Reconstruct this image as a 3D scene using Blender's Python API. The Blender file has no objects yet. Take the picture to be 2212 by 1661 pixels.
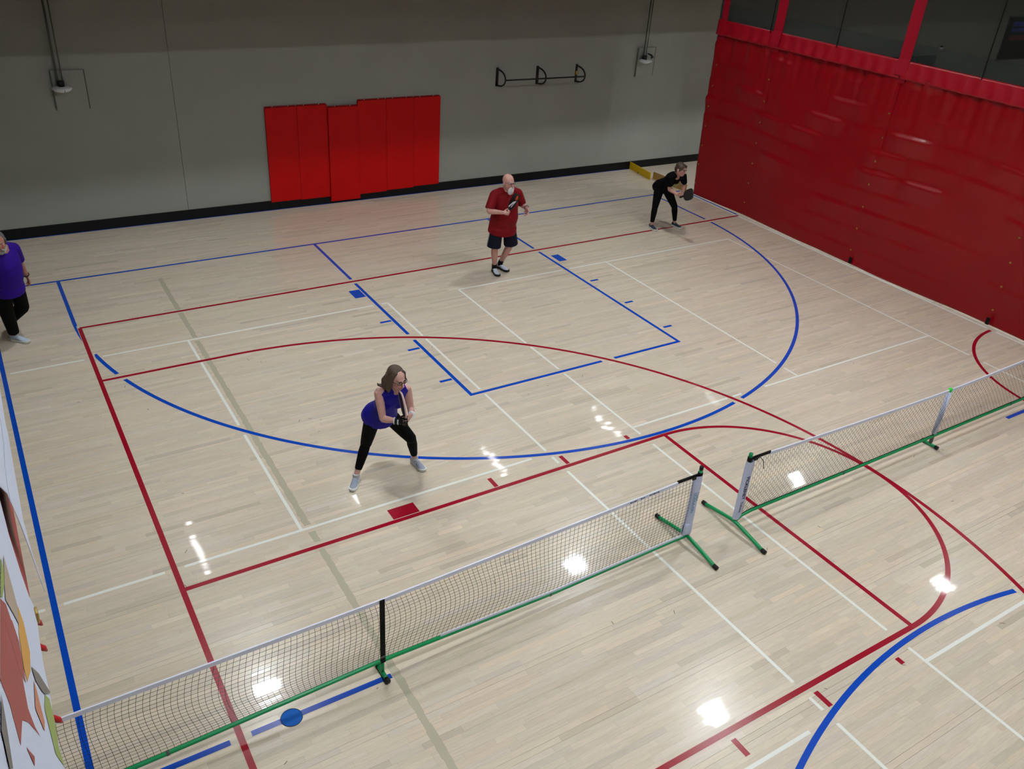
import bpy, bmesh, math, random
import numpy as np
from mathutils import Vector, Matrix
random.seed(7)
rng = np.random.default_rng(7)
scene = bpy.context.scene
COL = scene.collection

# ------------------------------------------------------------------ camera
CAM = (-9.43308, -4.56911, 5.85293)
CR = ((0.848897, -0.524447, 0.065796), (0.218389, 0.461378, 0.859905), (-0.481331, -0.715602, 0.506196))  # right, up, back
cam = bpy.data.cameras.new('camera')
cam.sensor_fit = 'HORIZONTAL'; cam.sensor_width = 36.0
cam.lens = 36.0 * 1849.66 / 2212.0
cam.clip_start = 0.05; cam.clip_end = 200
camo = bpy.data.objects.new('camera', cam); COL.objects.link(camo)
r_, u_, b_ = (Vector(v).normalized() for v in CR)
camo.matrix_world = Matrix(((r_.x, u_.x, b_.x, CAM[0]), (r_.y, u_.y, b_.y, CAM[1]), (r_.z, u_.z, b_.z, CAM[2]), (0, 0, 0, 1)))
scene.camera = camo

# ------------------------------------------------------------------ world / exposure
w = bpy.data.worlds.new('world'); scene.world = w; w.use_nodes = True
w.node_tree.nodes['Background'].inputs[0].default_value = (0.02, 0.02, 0.02, 1)
w.node_tree.nodes['Background'].inputs[1].default_value = 0.2
scene.view_settings.view_transform = 'Standard'
scene.view_settings.look = 'None'
scene.view_settings.gamma = 1.0
scene.view_settings.exposure = 0.0
scene.view_settings.use_curve_mapping = False
try:
    scene.cycles.use_denoising = True
    scene.cycles.max_bounces = 5
    scene.cycles.glossy_bounces = 3
    scene.cycles.use_adaptive_sampling = True
    scene.cycles.adaptive_threshold = 0.03
    scene.cycles.diffuse_bounces = 2
    scene.cycles.transparent_max_bounces = 12
    scene.cycles.sample_clamp_indirect = 4.0
except Exception:
    pass
LAMP_POWER = 292.0      # emission strength of the square ceiling panels
STRIP_POWER = 30.0
LAMP_Z = 7.55
LAMP_X = (-6.82, 0.37, 7.70, 14.95)  # last column is unseen, added so the mesh looks lit from behind
LAMP_Y = (-6.83, -2.28, 2.28, 6.83)

# ------------------------------------------------------------------ helpers
def s2l(c):
    return tuple(((x/255)/12.92 if x/255 <= 0.04045 else ((x/255+0.055)/1.055)**2.4) for x in c)

def tag(o, label=None, cat=None, group=None, kind=None):
    if label: o['label'] = label
    if cat: o['category'] = cat
    if group: o['group'] = group
    if kind: o['kind'] = kind
    return o

def empty(name, loc=(0, 0, 0), rz=0):
    o = bpy.data.objects.new(name, None); COL.objects.link(o)
    o.location = loc; o.rotation_euler = (0, 0, rz); o.empty_display_size = 0.1
    return o

def put(name, me, m=None, parent=None, smooth=False):
    o = bpy.data.objects.new(name, me); COL.objects.link(o)
    if m is not None:
        me.materials.clear(); me.materials.append(m)
    if parent is not None:
        o.parent = parent
        if parent.type == 'EMPTY' or parent.matrix_basis != Matrix.Identity(4):
            bpy_par_inv(o, parent)
    if smooth:
        me.polygons.foreach_set('use_smooth', [True]*len(me.polygons))
    return o

def world_of(o):
    m = o.matrix_basis.copy()
    p = o.parent
    if p is not None:
        m = world_of(p) @ o.matrix_parent_inverse @ m
    return m

def bpy_par_inv(o, parent):
    o.matrix_parent_inverse = world_of(parent).inverted()

class MB:
    """mesh builder collecting verts/faces in world coordinates"""
    def __init__(s): s.v = []; s.f = []
    def add(s, v, f):
        n = len(s.v); s.v += [tuple(p) for p in v]; s.f += [tuple(i+n for i in q) for q in f]
        return s
    def box(s, x0, x1, y0, y1, z0, z1):
        v = [(x0,y0,z0),(x1,y0,z0),(x1,y1,z0),(x0,y1,z0),(x0,y0,z1),(x1,y0,z1),(x1,y1,z1),(x0,y1,z1)]
        f = [(0,3,2,1),(4,5,6,7),(0,1,5,4),(1,2,6,5),(2,3,7,6),(3,0,4,7)]
        return s.add(v, f)
    def obox(s, c, ax, ay, az):
        """oriented box: centre and three half-axis vectors"""
        c, ax, ay, az = (Vector(q) for q in (c, ax, ay, az))
        v = [c+ax*i+ay*j+az*k for k in (-1, 1) for j in (-1, 1) for i in (-1, 1)]
        f = [(0,2,3,1),(4,5,7,6),(0,1,5,4),(1,3,7,5),(3,2,6,7),(2,0,4,6)]
        return s.add(v, f)
    def prism(s, poly, n, t):
        """polygon (list of 3d points) extruded by t along n"""
        n = Vector(n)*t; k = len(poly)
        a = [Vector(p) for p in poly]
        v = a + [p+n for p in a]
        f = [tuple(range(k))[::-1], tuple(range(k, 2*k))] + [(i, (i+1) % k, k+(i+1) % k, k+i) for i in range(k)]
        return s.add(v, f)
    def tube(s, path, r, n=8, closed=False, cap=True):
        path = [Vector(p) for p in path]
        rr = r if isinstance(r, (list, tuple)) else [r]*len(path)
        K = len(path); vs = []; ref = None
        for i, p in enumerate(path):
            if closed: t = (path[(i+1) % K]-path[i-1])
            else: t = path[min(i+1, K-1)]-path[max(i-1, 0)]
            t = t.normalized() if t.length > 1e-9 else Vector((0, 0, 1))
            if ref is None:
                a = Vector((0, 0, 1)) if abs(t.z) < .9 else Vector((1, 0, 0))
                ref = (a - t*a.dot(t)).normalized()
            else:
                ref = (ref - t*ref.dot(t)).normalized()
            b = t.cross(ref)
            for k in range(n):
                a = 2*math.pi*(k+.5)/n
                vs.append(p + (ref*math.cos(a)+b*math.sin(a))*rr[i])
        fs = []
        for i in range(K if closed else K-1):
            j = (i+1) % K
            for k in range(n):
                fs.append((i*n+k, i*n+(k+1) % n, j*n+(k+1) % n, j*n+k))
        if cap and not closed:
            fs.append(tuple(range(n))[::-1]); fs.append(tuple(range((K-1)*n, K*n)))
        return s.add(vs, fs)
    def mesh(s, name):
        me = bpy.data.meshes.new(name); me.from_pydata([tuple(p) for p in s.v], [], s.f); me.update(); return me
    def build(s, name, m, parent=None, smooth=False):
        return put(name, s.mesh(name), m, parent, smooth)

def bevel(o, w=0.004, seg=2):
    md = o.modifiers.new('bevel', 'BEVEL'); md.width = w; md.segments = seg; md.limit_method = 'ANGLE'
    return o

# ---- materials
def mat(name, rgb, rough=0.5, spec=0.5, metal=0.0, var=0.0, vscale=8.0, bump=0.0, bscale=60.0, attr=None, stretch=(1, 1, 1), coat=0.0, sheen=0.0):
    m = bpy.data.materials.new(name); m.use_nodes = True
    nt = m.node_tree; N = nt.nodes; L = nt.links
    p = N['Principled BSDF']
    c = s2l(rgb)
    p.inputs['Base Color'].default_value = (*c, 1)
    p.inputs['Roughness'].default_value = rough
    p.inputs['Metallic'].default_value = metal
    p.inputs['Specular IOR Level'].default_value = spec
    p.inputs['Coat Weight'].default_value = coat
    p.inputs['Coat Roughness'].default_value = 0.045
    if sheen: p.inputs['Sheen Weight'].default_value = sheen
    src = None
    if attr:
        a = N.new('ShaderNodeAttribute'); a.attribute_name = attr; src = a.outputs['Color']
    tc = None
    if var or bump:
        tc = N.new('ShaderNodeTexCoord'); mp = N.new('ShaderNodeMapping'); mp.inputs['Scale'].default_value = stretch
        L.new(tc.outputs['Object'], mp.inputs['Vector'])
    if var:
        no = N.new('ShaderNodeTexNoise'); no.inputs['Scale'].default_value = vscale; no.inputs['Detail'].default_value = 6
        L.new(mp.outputs['Vector'], no.inputs['Vector'])
        mr = N.new('ShaderNodeMapRange'); mr.inputs['From Min'].default_value = .3; mr.inputs['From Max'].default_value = .7
        mr.inputs['To Min'].default_value = 1-var; mr.inputs['To Max'].default_value = 1+var
        L.new(no.outputs['Fac'], mr.inputs['Value'])
        mx = N.new('ShaderNodeMix'); mx.data_type = 'RGBA'; mx.blend_type = 'MULTIPLY'; mx.inputs['Factor'].default_value = 1
        if src: L.new(src, mx.inputs['A'])
        else: mx.inputs['A'].default_value = (*c, 1)
        L.new(mr.outputs['Result'], mx.inputs['B'])
        src = mx.outputs['Result']
    if src: L.new(src, p.inputs['Base Color'])
    if bump:
        nb = N.new('ShaderNodeTexNoise'); nb.inputs['Scale'].default_value = bscale; nb.inputs['Detail'].default_value = 4
        L.new(mp.outputs['Vector'], nb.inputs['Vector'])
        bp = N.new('ShaderNodeBump'); bp.inputs['Strength'].default_value = bump; bp.inputs['Distance'].default_value = .01
        L.new(nb.outputs['Fac'], bp.inputs['Height']); L.new(bp.outputs['Normal'], p.inputs['Normal'])
    return m

def emis(name, rgb, k):
    m = bpy.data.materials.new(name); m.use_nodes = True
    nt = m.node_tree; nt.nodes.clear()
    e = nt.nodes.new('ShaderNodeEmission'); e.inputs[0].default_value = (*rgb, 1); e.inputs[1].default_value = k
    o = nt.nodes.new('ShaderNodeOutputMaterial'); nt.links.new(e.outputs[0], o.inputs[0])
    return m

FLOOR_ROUGH = 0.24
M = {}
M['wall'] = mat('painted_block_wall', (150, 151, 144), .78, .25, var=.03, vscale=1.5, bump=.05, bscale=160)
M['wall_dark'] = mat('joint_filler', (104, 104, 96), .9, .1)
M['base'] = mat('black_rubber_base', (5, 8, 11), .45, .3)
M['ceil'] = mat('ceiling_paint', (150, 148, 142), .9, .1)
M['slab'] = mat('track_underside', (120, 116, 106), .9, .1, var=.04)
M['subfloor'] = mat('subfloor', (92, 74, 54), .8, .2)
M['plank'] = mat('maple_plank', (200, 186, 166), FLOOR_ROUGH, .3, var=.06, vscale=5, attr='tone', stretch=(1.2, 14, 1), coat=.5)
M['farfloor'] = mat('maple_floor', (212, 196, 176), FLOOR_ROUGH, .3, var=.06, vscale=5, stretch=(1.2, 14, 1), coat=.5)
M['l_blue'] = mat('paint_blue', (0, 70, 182), FLOOR_ROUGH, .3, coat=.5)
M['l_red'] = mat('paint_red', (156, 10, 36), FLOOR_ROUGH, .3, coat=.5)
M['l_white'] = mat('paint_white', (234, 233, 226), FLOOR_ROUGH, .3, coat=.4)
M['l_tan'] = mat('paint_tan', (184, 175, 154), FLOOR_ROUGH, .3, coat=.4)
M['scuff'] = mat('scuff', (104, 84, 68), .4, .4)
M['pad'] = mat('pad_vinyl', (196, 4, 6), .5, .2, var=.02, vscale=3)
M['pad_edge'] = mat('pad_vinyl_edge', (150, 6, 8), .5, .4)
M['vinyl'] = mat('curtain_vinyl', (139, 0, 13), .30, .40, var=.06, vscale=1.2)
M['hem'] = mat('curtain_hem_vinyl', (156, 2, 26), .34, .4, var=.05, vscale=3)  # lighter than the sheet, part of the band's sheen put into its colour
M['strap'] = mat('curtain_webbing', (154, 2, 32), .4, .4)
M['cord'] = mat('black_cord', (8, 8, 8), .7, .2)
M['brass'] = mat('brass', (170, 140, 80), .35, .5, metal=.8)
M['green'] = mat('green_powdercoat', (0, 146, 84), .3, .5)
M['greenl'] = mat('green_cap_bright', (30, 205, 60), .4, .5)
M['cap'] = mat('black_rubber_cap', (14, 15, 16), .5, .4)
M['tape'] = mat('net_tape', (224, 226, 242), .6, .3)
M['sleeve'] = mat('sleeve_fabric', (204, 210, 238), .6, .3, bump=.05, bscale=40)
M['netstr'] = mat('net_string', (16, 17, 15), .7, .2)
M['ink'] = mat('dark_blue_ink', (22, 26, 62), .6, .3)
M['ink2'] = mat('teal_ink', (70, 140, 165), .6, .3)
M['black'] = mat('black_steel', (8, 8, 9), .45, .5)
M['yellowst'] = mat('yellow_sticker', (190, 150, 10), .5, .4)
M['yellow'] = mat('yellow_board', (206, 166, 0), .5, .4, var=.04)
M['cardb'] = mat('brown_board', (160, 124, 70), .7, .2, var=.05)
M['conduit'] = mat('grey_conduit', (84, 86, 80), .5, .4)
M['lampw'] = mat('white_dome', (240, 240, 240), .4, .5)
M['panelg'] = mat('grey_plate', (112, 112, 106), .6, .3)
M['frame'] = mat('dark_frame', (34, 34, 34), .5, .4)
M['poster'] = mat('poster_black', (14, 12, 16), .4, .5)
M['posterb'] = mat('poster_blue', (60, 80, 190), .4, .5)
M['posterr'] = mat('poster_red', (120, 40, 50), .4, .5)
M['fixture'] = mat('fixture_housing', (60, 60, 60), .6, .3)
M['lamp'] = emis('lamp_panel', (0.92, 0.985, 1.0), LAMP_POWER)
M['strip'] = emis('strip_tube', (0.95, 0.97, 1.0), STRIP_POWER)
M['ban'] = mat('banner_vinyl', (206, 214, 236), .45, .4, bump=.03, bscale=12)

def mesh_screen(name, rgb, alpha):
    m = bpy.data.materials.new(name); m.use_nodes = True
    nt = m.node_tree; N = nt.nodes; L = nt.links
    p = N['Principled BSDF']; p.inputs['Base Color'].default_value = (*s2l(rgb), 1); p.inputs['Roughness'].default_value = .8
    p.inputs['Specular IOR Level'].default_value = .1
    t = N.new('ShaderNodeBsdfTransparent'); mx = N.new('ShaderNodeMixShader'); mx.inputs[0].default_value = alpha
    L.new(t.outputs[0], mx.inputs[1]); L.new(p.outputs[0], mx.inputs[2]); L.new(mx.outputs[0], N['Material Output'].inputs[0])
    return m
M['mesh'] = mesh_screen('dark_mesh', (40, 44, 41), .48)
M['mesh2'] = mesh_screen('dark_mesh_double', (56, 62, 60), .26)

# ------------------------------------------------------------------ room shell
XL, XR, YF, YN, ZC = -11.75, 20.35, 11.36, -11.4, 9.2
ED = 9.22           # inner edge of the elevated track (|y|)
def wy(x): return 11.42 - 0.0186*(x+1.5)      # far wall line, a degree out of square

floor = MB().box(XL-.2, XR+.2, YN-.2, 11.9, -.20, -.012).build('floor', M['subfloor']); tag(floor, kind='structure')

# planks -----------------------------------------------------------
PW = 0.0572
vis = dict(x0=-10.6, x1=4.75, y0=-3.45, y1=11.75)
def tone():
    b = random.gauss(0, 1)
    base = np.array(s2l((213, 197, 178)))
    k = 1 + .038*b
    if random.random() < .06: k *= random.uniform(.86, .94)
    if random.random() < .04: k *= 1.05
    pink = random.gauss(0, .012)
    return base*k*np.array([1+pink, 1, 1-pink*.8-random.gauss(0, .02)])
rows = int((vis['y1']-vis['y0'])/PW)
PL = []
for i in range(rows):
    y0 = vis['y0']+i*PW
    x = vis['x0'] - random.uniform(0, .9)
    while x < vis['x1']:
        l = random.choice((.28, .35, .45, .55, .65, .8, .95, 1.15))
        g = .0005 if i % 13 else .0034
        a, b = max(x, vis['x0']), min(x+l, vis['x1'])
        if b-a > .02: PL.append((a+.0002, b-.0002, y0+g/2, y0+PW-g/2))
        x += l
def plank_geo(a, b, c, d):
    t = random.gauss(0, .00013); u = random.gauss(0, .00012)
    z = [0-t-u, 0-t+u, 0+t+u, 0+t-u]
    h = -.0115
    v = [(a, c, h), (b, c, h), (b, d, h), (a, d, h), (a, c, z[0]), (b, c, z[1]), (b, d, z[2]), (a, d, z[3])]
    f = [(4, 5, 6, 7), (0, 1, 5, 4), (1, 2, 6, 5), (2, 3, 7, 6), (3, 0, 4, 7)]
    return v, f
def set_tone(me, cols):
    at = me.attributes.new('tone', 'FLOAT_COLOR', 'FACE')
    at.data.foreach_set('color', np.asarray(cols, dtype=np.float32).ravel())
camv = Vector(CAM)
def in_view(p):
    q = Vector(p)-camv; d = -q.dot(b_)
    if d <= 0: return False
    u = 1106+1849.66*q.dot(r_)/d; v = 830.5-1849.66*q.dot(u_)/d
    return -10 < u < 2222 and -10 < v < 1671
scored = sorted(range(len(PL)), key=lambda k: ((Vector(((PL[k][0]+PL[k][1])/2, PL[k][2], 0))-camv).length if in_view(((PL[k][0]+PL[k][1])/2, PL[k][2], 0)) else 99))
near = set(scored[:300])
sv, sf, sc_ = [], [], []
for k, (a, b, c, d) in enumerate(PL):
    t = tone(); v, f = plank_geo(a, b, c, d)
    if k in near:
        me = bpy.data.meshes.new('plank'); me.from_pydata(v, [], f); me.update()
        set_tone(me, [(*t, 1)]*5)
        put('plank', me, M['plank'], floor)
    else:
        n = len(sv); sv += v; sf += [tuple(i+n for i in q) for q in f]; sc_ += [(*t, 1)]*5
me = bpy.data.meshes.new('plank_field'); me.from_pydata(sv, [], sf); me.update(); set_tone(me, sc_)
tag(put('plank_field', me, M['plank'], floor), kind='stuff')
# the floor beyond what the photograph shows
fb = MB()
fb.box(XL, vis['x0'], YN, 11.7, -.012, 0).box(vis['x1'], XR, YN, 11.7, -.012, 0).box(vis['x0'], vis['x1'], YN, vis['y0'], -.012, 0)
fb.build('plank_surround', M['farfloor'], floor)

# painted court lines ---------------------------------------------------
def densify(pts, step=.02):
    out = []
    for (a, b) in zip(pts[:-1], pts[1:]):
        n = max(1, int(math.dist(a, b)/step))
        for i in range(n): out.append((a[0]+(b[0]-a[0])*i/n, a[1]+(b[1]-a[1])*i/n))
    out.append(pts[-1]); return out
def arc(cx, cy, r, a0, a1, n=160):
    return [(cx+r*math.cos(math.radians(a0+(a1-a0)*i/n)), cy+r*math.sin(math.radians(a0+(a1-a0)*i/n))) for i in range(n+1)]
BLUE = [
 [(-9.65, 9.47), (4.22, 9.47)], [(-9.655, 9.45), (-9.655, -9.5)],
 [(-4.495, 9.45), (-4.495, 3.71), (-0.885, 3.71), (-0.885, 9.45)],
 [(-8.665, 9.45), (-8.67, 7.93)] + arc(-2.62, 7.93, 6.05, 180, 360) + [(3.43, 9.45)],
 arc(-2.62, -7.93, 6.06, 180, 0), [(-9.62, .015), (-7.35, .015)], [(1.80, .03), (4.22, .03)],
]
RED = [
 [(-8.62, 7.68), (4.30, 7.68)], [(-8.62, 7.68), (-8.62, -7.68)],
 [(-8.60, 1.825), (-2.78, 1.825)], [(-8.60, -1.80), (-2.78, -1.80)], [(-2.78, 1.825), (-2.78, -1.80)],
 arc(-2.78, .012, 1.812, 90, -90, 80),
 [(-8.60, 6.045), (-7.0, 6.045)] + arc(-7.0, 0, 6.045, 90, -90) + [(-8.6, -6.045)],
 arc(4.30, 0, 1.8, 92, 268, 80),
]
WHITE = [
 [(-3.048, 6.706), (3.048, 6.706)], [(-3.048, 6.706), (-3.048, -6.706)], [(3.048, 6.706), (3.048, -6.706)], [(0, 6.706), (0, 2.134)],
 [(-3.048, 2.134), (3.048, 2.134)], [(-3.048, -2.134), (3.048, -2.134)],
 [(-10.42, 6.706), (-4.324, 6.706)], [(-4.324, 6.706), (-4.324, -6.706)], [(-10.42, 6.706), (-10.42, -6.706)], [(-7.372, 6.706), (-7.372, 2.134)],
 [(-10.42, 2.134), (-4.324, 2.134)], [(-10.42, -2.134), (-4.324, -2.134)],
]
def cutline(pts, others, gap):
    P = np.array(densify(pts, .015)); keep = np.ones(len(P), bool)
    for o in others:
        if isinstance(o, tuple): o, gap = o
        Q = np.array(densify(o, .03))
        for s in range(0, len(P), 400):
            d = np.min(np.hypot(P[s:s+400, None, 0]-Q[None, :, 0], P[s:s+400, None, 1]-Q[None, :, 1]), axis=1)
            keep[s:s+400] &= d > gap
    runs = []; cur = []
    for p, k in zip(P, keep):
        if k: cur.append(tuple(p))
        elif cur: runs.append(cur); cur = []
    if cur: runs.append(cur)
    return [r for r in runs if len(r) > 4]
def simplify(r):
    out = [r[0]]
    for i in range(1, len(r)-1):
        a, b, c = out[-1], r[i], r[i+1]
        v1 = math.atan2(b[1]-a[1], b[0]-a[0]); v2 = math.atan2(c[1]-b[1], c[0]-b[0])
        if abs((v2-v1+math.pi) % (2*math.pi)-math.pi) > .012: out.append(b)
    out.append(r[-1]); return out
ZL = .0011
_zi = [0]
def strip(pts, wd, m, z=ZL, h=.0006):
    _zi[0] += 1; z = z+(_zi[0] % 12)*.00004
    pts = simplify(pts); L_, R_ = [], []
    n = len(pts)
    for i, p in enumerate(pts):
        a = Vector(pts[max(i-1, 0)]); b = Vector(pts[min(i+1, n-1)])
        if 0 < i < n-1:
            d1 = (Vector(p)-a).normalized(); d2 = (b-Vector(p)).normalized(); t = (d1+d2).normalized()
            k = 1/max(.3, t.dot(d1))
        else:
            t = (b-a).normalized(); k = 1
        nn = Vector((-t.y, t.x))*wd/2*k
        L_.append(Vector(p)+nn); R_.append(Vector(p)-nn)
    v = [(q.x, q.y, z) for q in L_]+[(q.x, q.y, z) for q in R_]+[(q.x, q.y, z-h) for q in L_]+[(q.x, q.y, z-h) for q in R_]
    f = []
    for i in range(n-1):
        f += [(n+i, n+i+1, i+1, i), (i, i+1, 2*n+i+1, 2*n+i), (n+i+1, n+i, 3*n+i, 3*n+i+1)]
    mb = MB(); mb.add(v, f)
    return mb.build('painted_line', m, floor)
def rect(x0, x1, y0, y1, m, name='painted_mark'):
    return MB().box(x0, x1, y0, y1, ZL-.0006, ZL).build(name, m, floor)
for l in RED: strip(densify(l, .02), .052, M['l_red'], ZL+.0002)
for l in BLUE:
    for r in cutline(l, [RED[0], RED[1], RED[6]], .082):
        if r[0] == tuple(l[0]) and abs(r[0][0]+8.665) < .01: continue
        if l is BLUE[3] and r[0][0] < -8.2 and r[0][1] > 6.1: continue
        strip(r, .052, M['l_blue'])
# the arc's left end tapers where it runs beside the red sideline
def taper(pts, lim, sgn):
    a = []; b = []
    for i, p in enumerate(pts):
        q0, q1 = Vector(pts[max(i-1, 0)]), Vector(pts[min(i+1, len(pts)-1)]); t = (q1-q0).normalized(); n = Vector((-t.y, t.x))*.026
        for lst, w_ in ((a, Vector(p)+n), (b, Vector(p)-n)):
            x = w_.x
            if lim(w_.y) is not None: x = min(x, lim(w_.y)) if sgn < 0 else max(x, lim(w_.y))
            lst.append((x, w_.y, ZL))
    k = len(a); MB().add(a+b, [(k+i, k+i+1, i+1, i) for i in range(k-1)]).build('painted_line', M['l_blue'], floor)
taper([(-8.665, y) for y in np.linspace(9.45, 7.93, 20)]+[p for p in arc(-2.62, 7.93, 6.045, 180, 190, 60)[1:] if p[1] > 7.1], lambda y: (-8.652 if y < 7.76 else None), -1)
taper([p for p in arc(-2.62, 7.93, 6.05, 180, 215, 200) if 6.14 < p[1] < 6.82], lambda y: -8.572+.0*y, 1)
for l in WHITE:
    for r in cutline(l, [(RED[6], .045)]+[(q, .085) for i, q in enumerate(RED) if i != 6]+[(q, .062) for q in BLUE], 0): strip(r, .034, M['l_white'])
# white and blue sidelines along the foot of the curtain
strip([(4.262, 9.3), (4.262, 1.87)], .055, M['l_white'], ZL-.0002); strip([(4.262, 1.72), (4.262, -9.3)], .055, M['l_white'], ZL-.0002)
strip([(4.318, 9.45), (4.312, 7.75)], .05, M['l_blue'], ZL)
strip([(-9.6, wy(-9.6)-.032), (4.2, wy(4.2)-.032)], .026, M['l_blue'], ZL)
# lane blocks and hash marks
for (xa, xb) in ((-4.715, -4.535), (-.785, -.62)):
    rect(xa, xb, 7.055, 7.35, M['l_blue'], 'painted_block')
    for y in (6.115, 5.155, 4.18): rect(xa, xb, y-.025, y+.025, M['l_blue'], 'hash_mark')
rect(-6.47, -6.166, 1.86, 2.031, M['l_red'], 'painted_block'); rect(-6.47, -6.166, -2.04, -1.87, M['l_red'], 'painted_block')
for x in (-5.21, -4.228):
    rect(x-.026, x+.026, 1.86, 2.03, M['l_red'], 'hash_mark'); rect(x-.026, x+.026, -2.045, -1.876, M['l_red'], 'hash_mark')
rect(-3.274, -3.222, 1.952, 2.03, M['l_red'], 'hash_mark'); rect(-3.284, -3.232, -2.05, -1.977, M['l_red'], 'hash_mark')
# the blue cover plate on the half-way line
cp = MB(); cp.add([(-8.219+.080*math.cos(a*math.pi/16), .011+.080*math.sin(a*math.pi/16), .003) for a in range(32)] +
                  [(-8.219+.084*math.cos(a*math.pi/16), .011+.084*math.sin(a*math.pi/16), .0005) for a in range(32)],
                  [tuple(range(32))]+[(i, 32+i, 32+(i+1) % 32, (i+1) % 32) for i in range(32)])
plate = cp.build('floor_plate', mat('blue_cover_plate', (0, 88, 178), .55, .2), floor)
MB().tube([(-8.219+.085*math.cos(a*math.pi/16), .011+.085*math.sin(a*math.pi/16), .001) for a in range(32)], .003, 5, closed=True).build('plate_rim', M['frame'], plate)
# faded tan line, ragged where it follows the strips
tb = MB(); y = 8.99
while y > -3.4:
    xc = -7.25 - .006*(8.99-y); a, b = xc-.034+random.uniform(-.006, .006), xc+.034+random.uniform(-.006, .006)
    if not any(abs(y-.03-q) < .06 for q in (7.68, 6.706, 2.134, 1.825, -1.8, -2.134)): tb.box(a, b, y-PW, y, ZL-.0011, ZL-.0005)
    y -= PW
tb.build('painted_line', M['l_tan'], floor)
# scuffs on the boards
for i in range(70):
    x, y = random.uniform(-9.3, 3.5), random.uniform(-2.8, 9); a = random.uniform(0, 3.1); l = random.uniform(.02, .06)
    if not in_view((x, y, 0)): continue
    d = Vector((math.cos(a), math.sin(a), 0)); n = Vector((-d.y, d.x, 0))
    MB().obox((x, y, .0006), d*l/2, n*.003, (0, 0, .0003)).build('scuff_mark', M['scuff'], floor)

# walls ---------------------------------------------------------------
def wallpanel(xa, xb, z0=0, z1=ZC):
    return [(xa, wy(xa), z0), (xb, wy(xb), z0), (xb, wy(xb), z1), (xa, wy(xa), z1)]
wb = MB().prism(wallpanel(XL-.3, XR+.3), (0, 1, 0), .25)
wb.v = [(x, y+.015, z) for x, y, z in wb.v]
wall_back = tag(wb.build('wall_back', M['wall_dark']), kind='structure')
for xa, xb in ((XL-.2, -6.163), (-6.156, 10.4), (10.407, XR+.2)):
    MB().prism(wallpanel(xa, xb), (0, 1, 0), .02).build('wall_panel', M['wall'], wall_back)
tag(MB().box(XL-.25, XL, YN, 11.9, 0, ZC).build('wall_left', M['wall']), kind='structure')
tag(MB().box(XR, XR+.25, YN, 11.9, 0, ZC).build('wall_right', M['wall']), kind='structure')
tag(MB().box(XL-.25, XR+.25, YN-.25, YN, 0, ZC).build('wall_front', M['wall']), kind='structure')
tag(MB().box(XL-.25, XR+.25, YN-.25, 11.95, ZC, ZC+.2).build('ceiling', M['ceil']), kind='structure')
bb = MB()
p0, p1 = (XL, wy(XL)-.018), (XR, wy(XR)-.018)
bb.add([(p0[0], p0[1], 0), (p1[0], p1[1], 0), (p1[0], p1[1]+.018, 0), (p0[0], p0[1]+.018, 0),
        (p0[0], p0[1], .185), (p1[0], p1[1], .165), (p1[0], p1[1]+.018, .165), (p0[0], p0[1]+.018, .185)],
       [(0, 3, 2, 1), (4, 5, 6, 7), (0, 1, 5, 4), (1, 2, 6, 5), (2, 3, 7, 6), (3, 0, 4, 7)])
tag(bb.build('baseboard_back', M['base']), kind='structure')

# elevated running track that overhangs all four sides (its edge shades the wall tops)
tag(MB().box(XL, XR, ED, 11.34, 4.12, 4.5).build('track_slab_1', M['slab']), kind='structure')
tag(MB().box(XL, XR, YN, -ED, 4.12, 4.5).build('track_slab_2', M['slab']), kind='structure')
tl = tag(MB().box(XL, -9.572, -ED, ED, 4.12, 4.5).build('track_slab_3', M['slab']), kind='structure')
tag(MB().box(18.2, XR, -ED, ED, 4.12, 4.5).build('track_slab_4', M['slab']), kind='structure')
MB().box(-9.572, -9.556, -ED, ED, 4.02, 4.56).build('fascia', mat('fascia_dark_red', (150, 24, 26), .5, .4), tl)
for (y, z) in ((-2.49, 4.0), (-2.61, 4.015), (-2.84, 3.985)):
    MB().tube([(-9.575, y, z+.03), (-9.558, y, z+.012), (-9.547, y, z), (-9.542, y, z-.012)], [.006, .009, .008, .003], 8).build('red_cap', mat('red_cap', (170, 20, 30), .4, .5), tl, True)

# ------------------------------------------------------------------ ceiling lights
for x in LAMP_X:
    for y in LAMP_Y:
        e = tag(empty('ceiling_light', (x, y, LAMP_Z)), 'square high-bay ceiling light of a grid, partly unseen, partly known by its floor glare', 'ceiling light', 'square ceiling lights over the courts')
        hb = MB().box(x-.25, x+.25, y-.25, y+.25, LAMP_Z+.10, LAMP_Z+.28)
        for q in (-1, 1):
            hb.box(x+q*.235-.015, x+q*.235+.015, y-.25, y+.25, LAMP_Z+.02, LAMP_Z+.10).box(x-.22, x+.22, y+q*.235-.015, y+q*.235+.015, LAMP_Z+.02, LAMP_Z+.10)  # side skirts added round the panel to narrow its beam
        hb.build('housing', M['fixture'], e)
        MB().box(x-.215, x+.215, y-.215, y+.215, LAMP_Z+.085, LAMP_Z+.098).build('diffuser', M['lamp'], e)
        MB().tube([(x, y, LAMP_Z+.28), (x, y, ZC)], .01, 6).build('hanger', M['conduit'], e)
for x in (-7.05, -3.28, .44, 4.15, 7.9, 11.6, 15.3):
    e = tag(empty('strip_light', (x, 10.7, 7.1)), 'long narrow strip light over the track reflected as a broken streak on the floor', 'ceiling light', 'strip lights over the far track')
    MB().box(x-.09, x+.09, 10.06, 11.28, 7.12, 7.2).build('housing', M['fixture'], e)
    MB().box(x-.055, x+.055, 10.08, 11.26, 7.1, 7.12).build('diffuser', M['strip'], e)
    MB().tube([(x, 10.7, 7.2), (x, 10.7, ZC)], .01, 6).build('hanger', M['conduit'], e)

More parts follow.
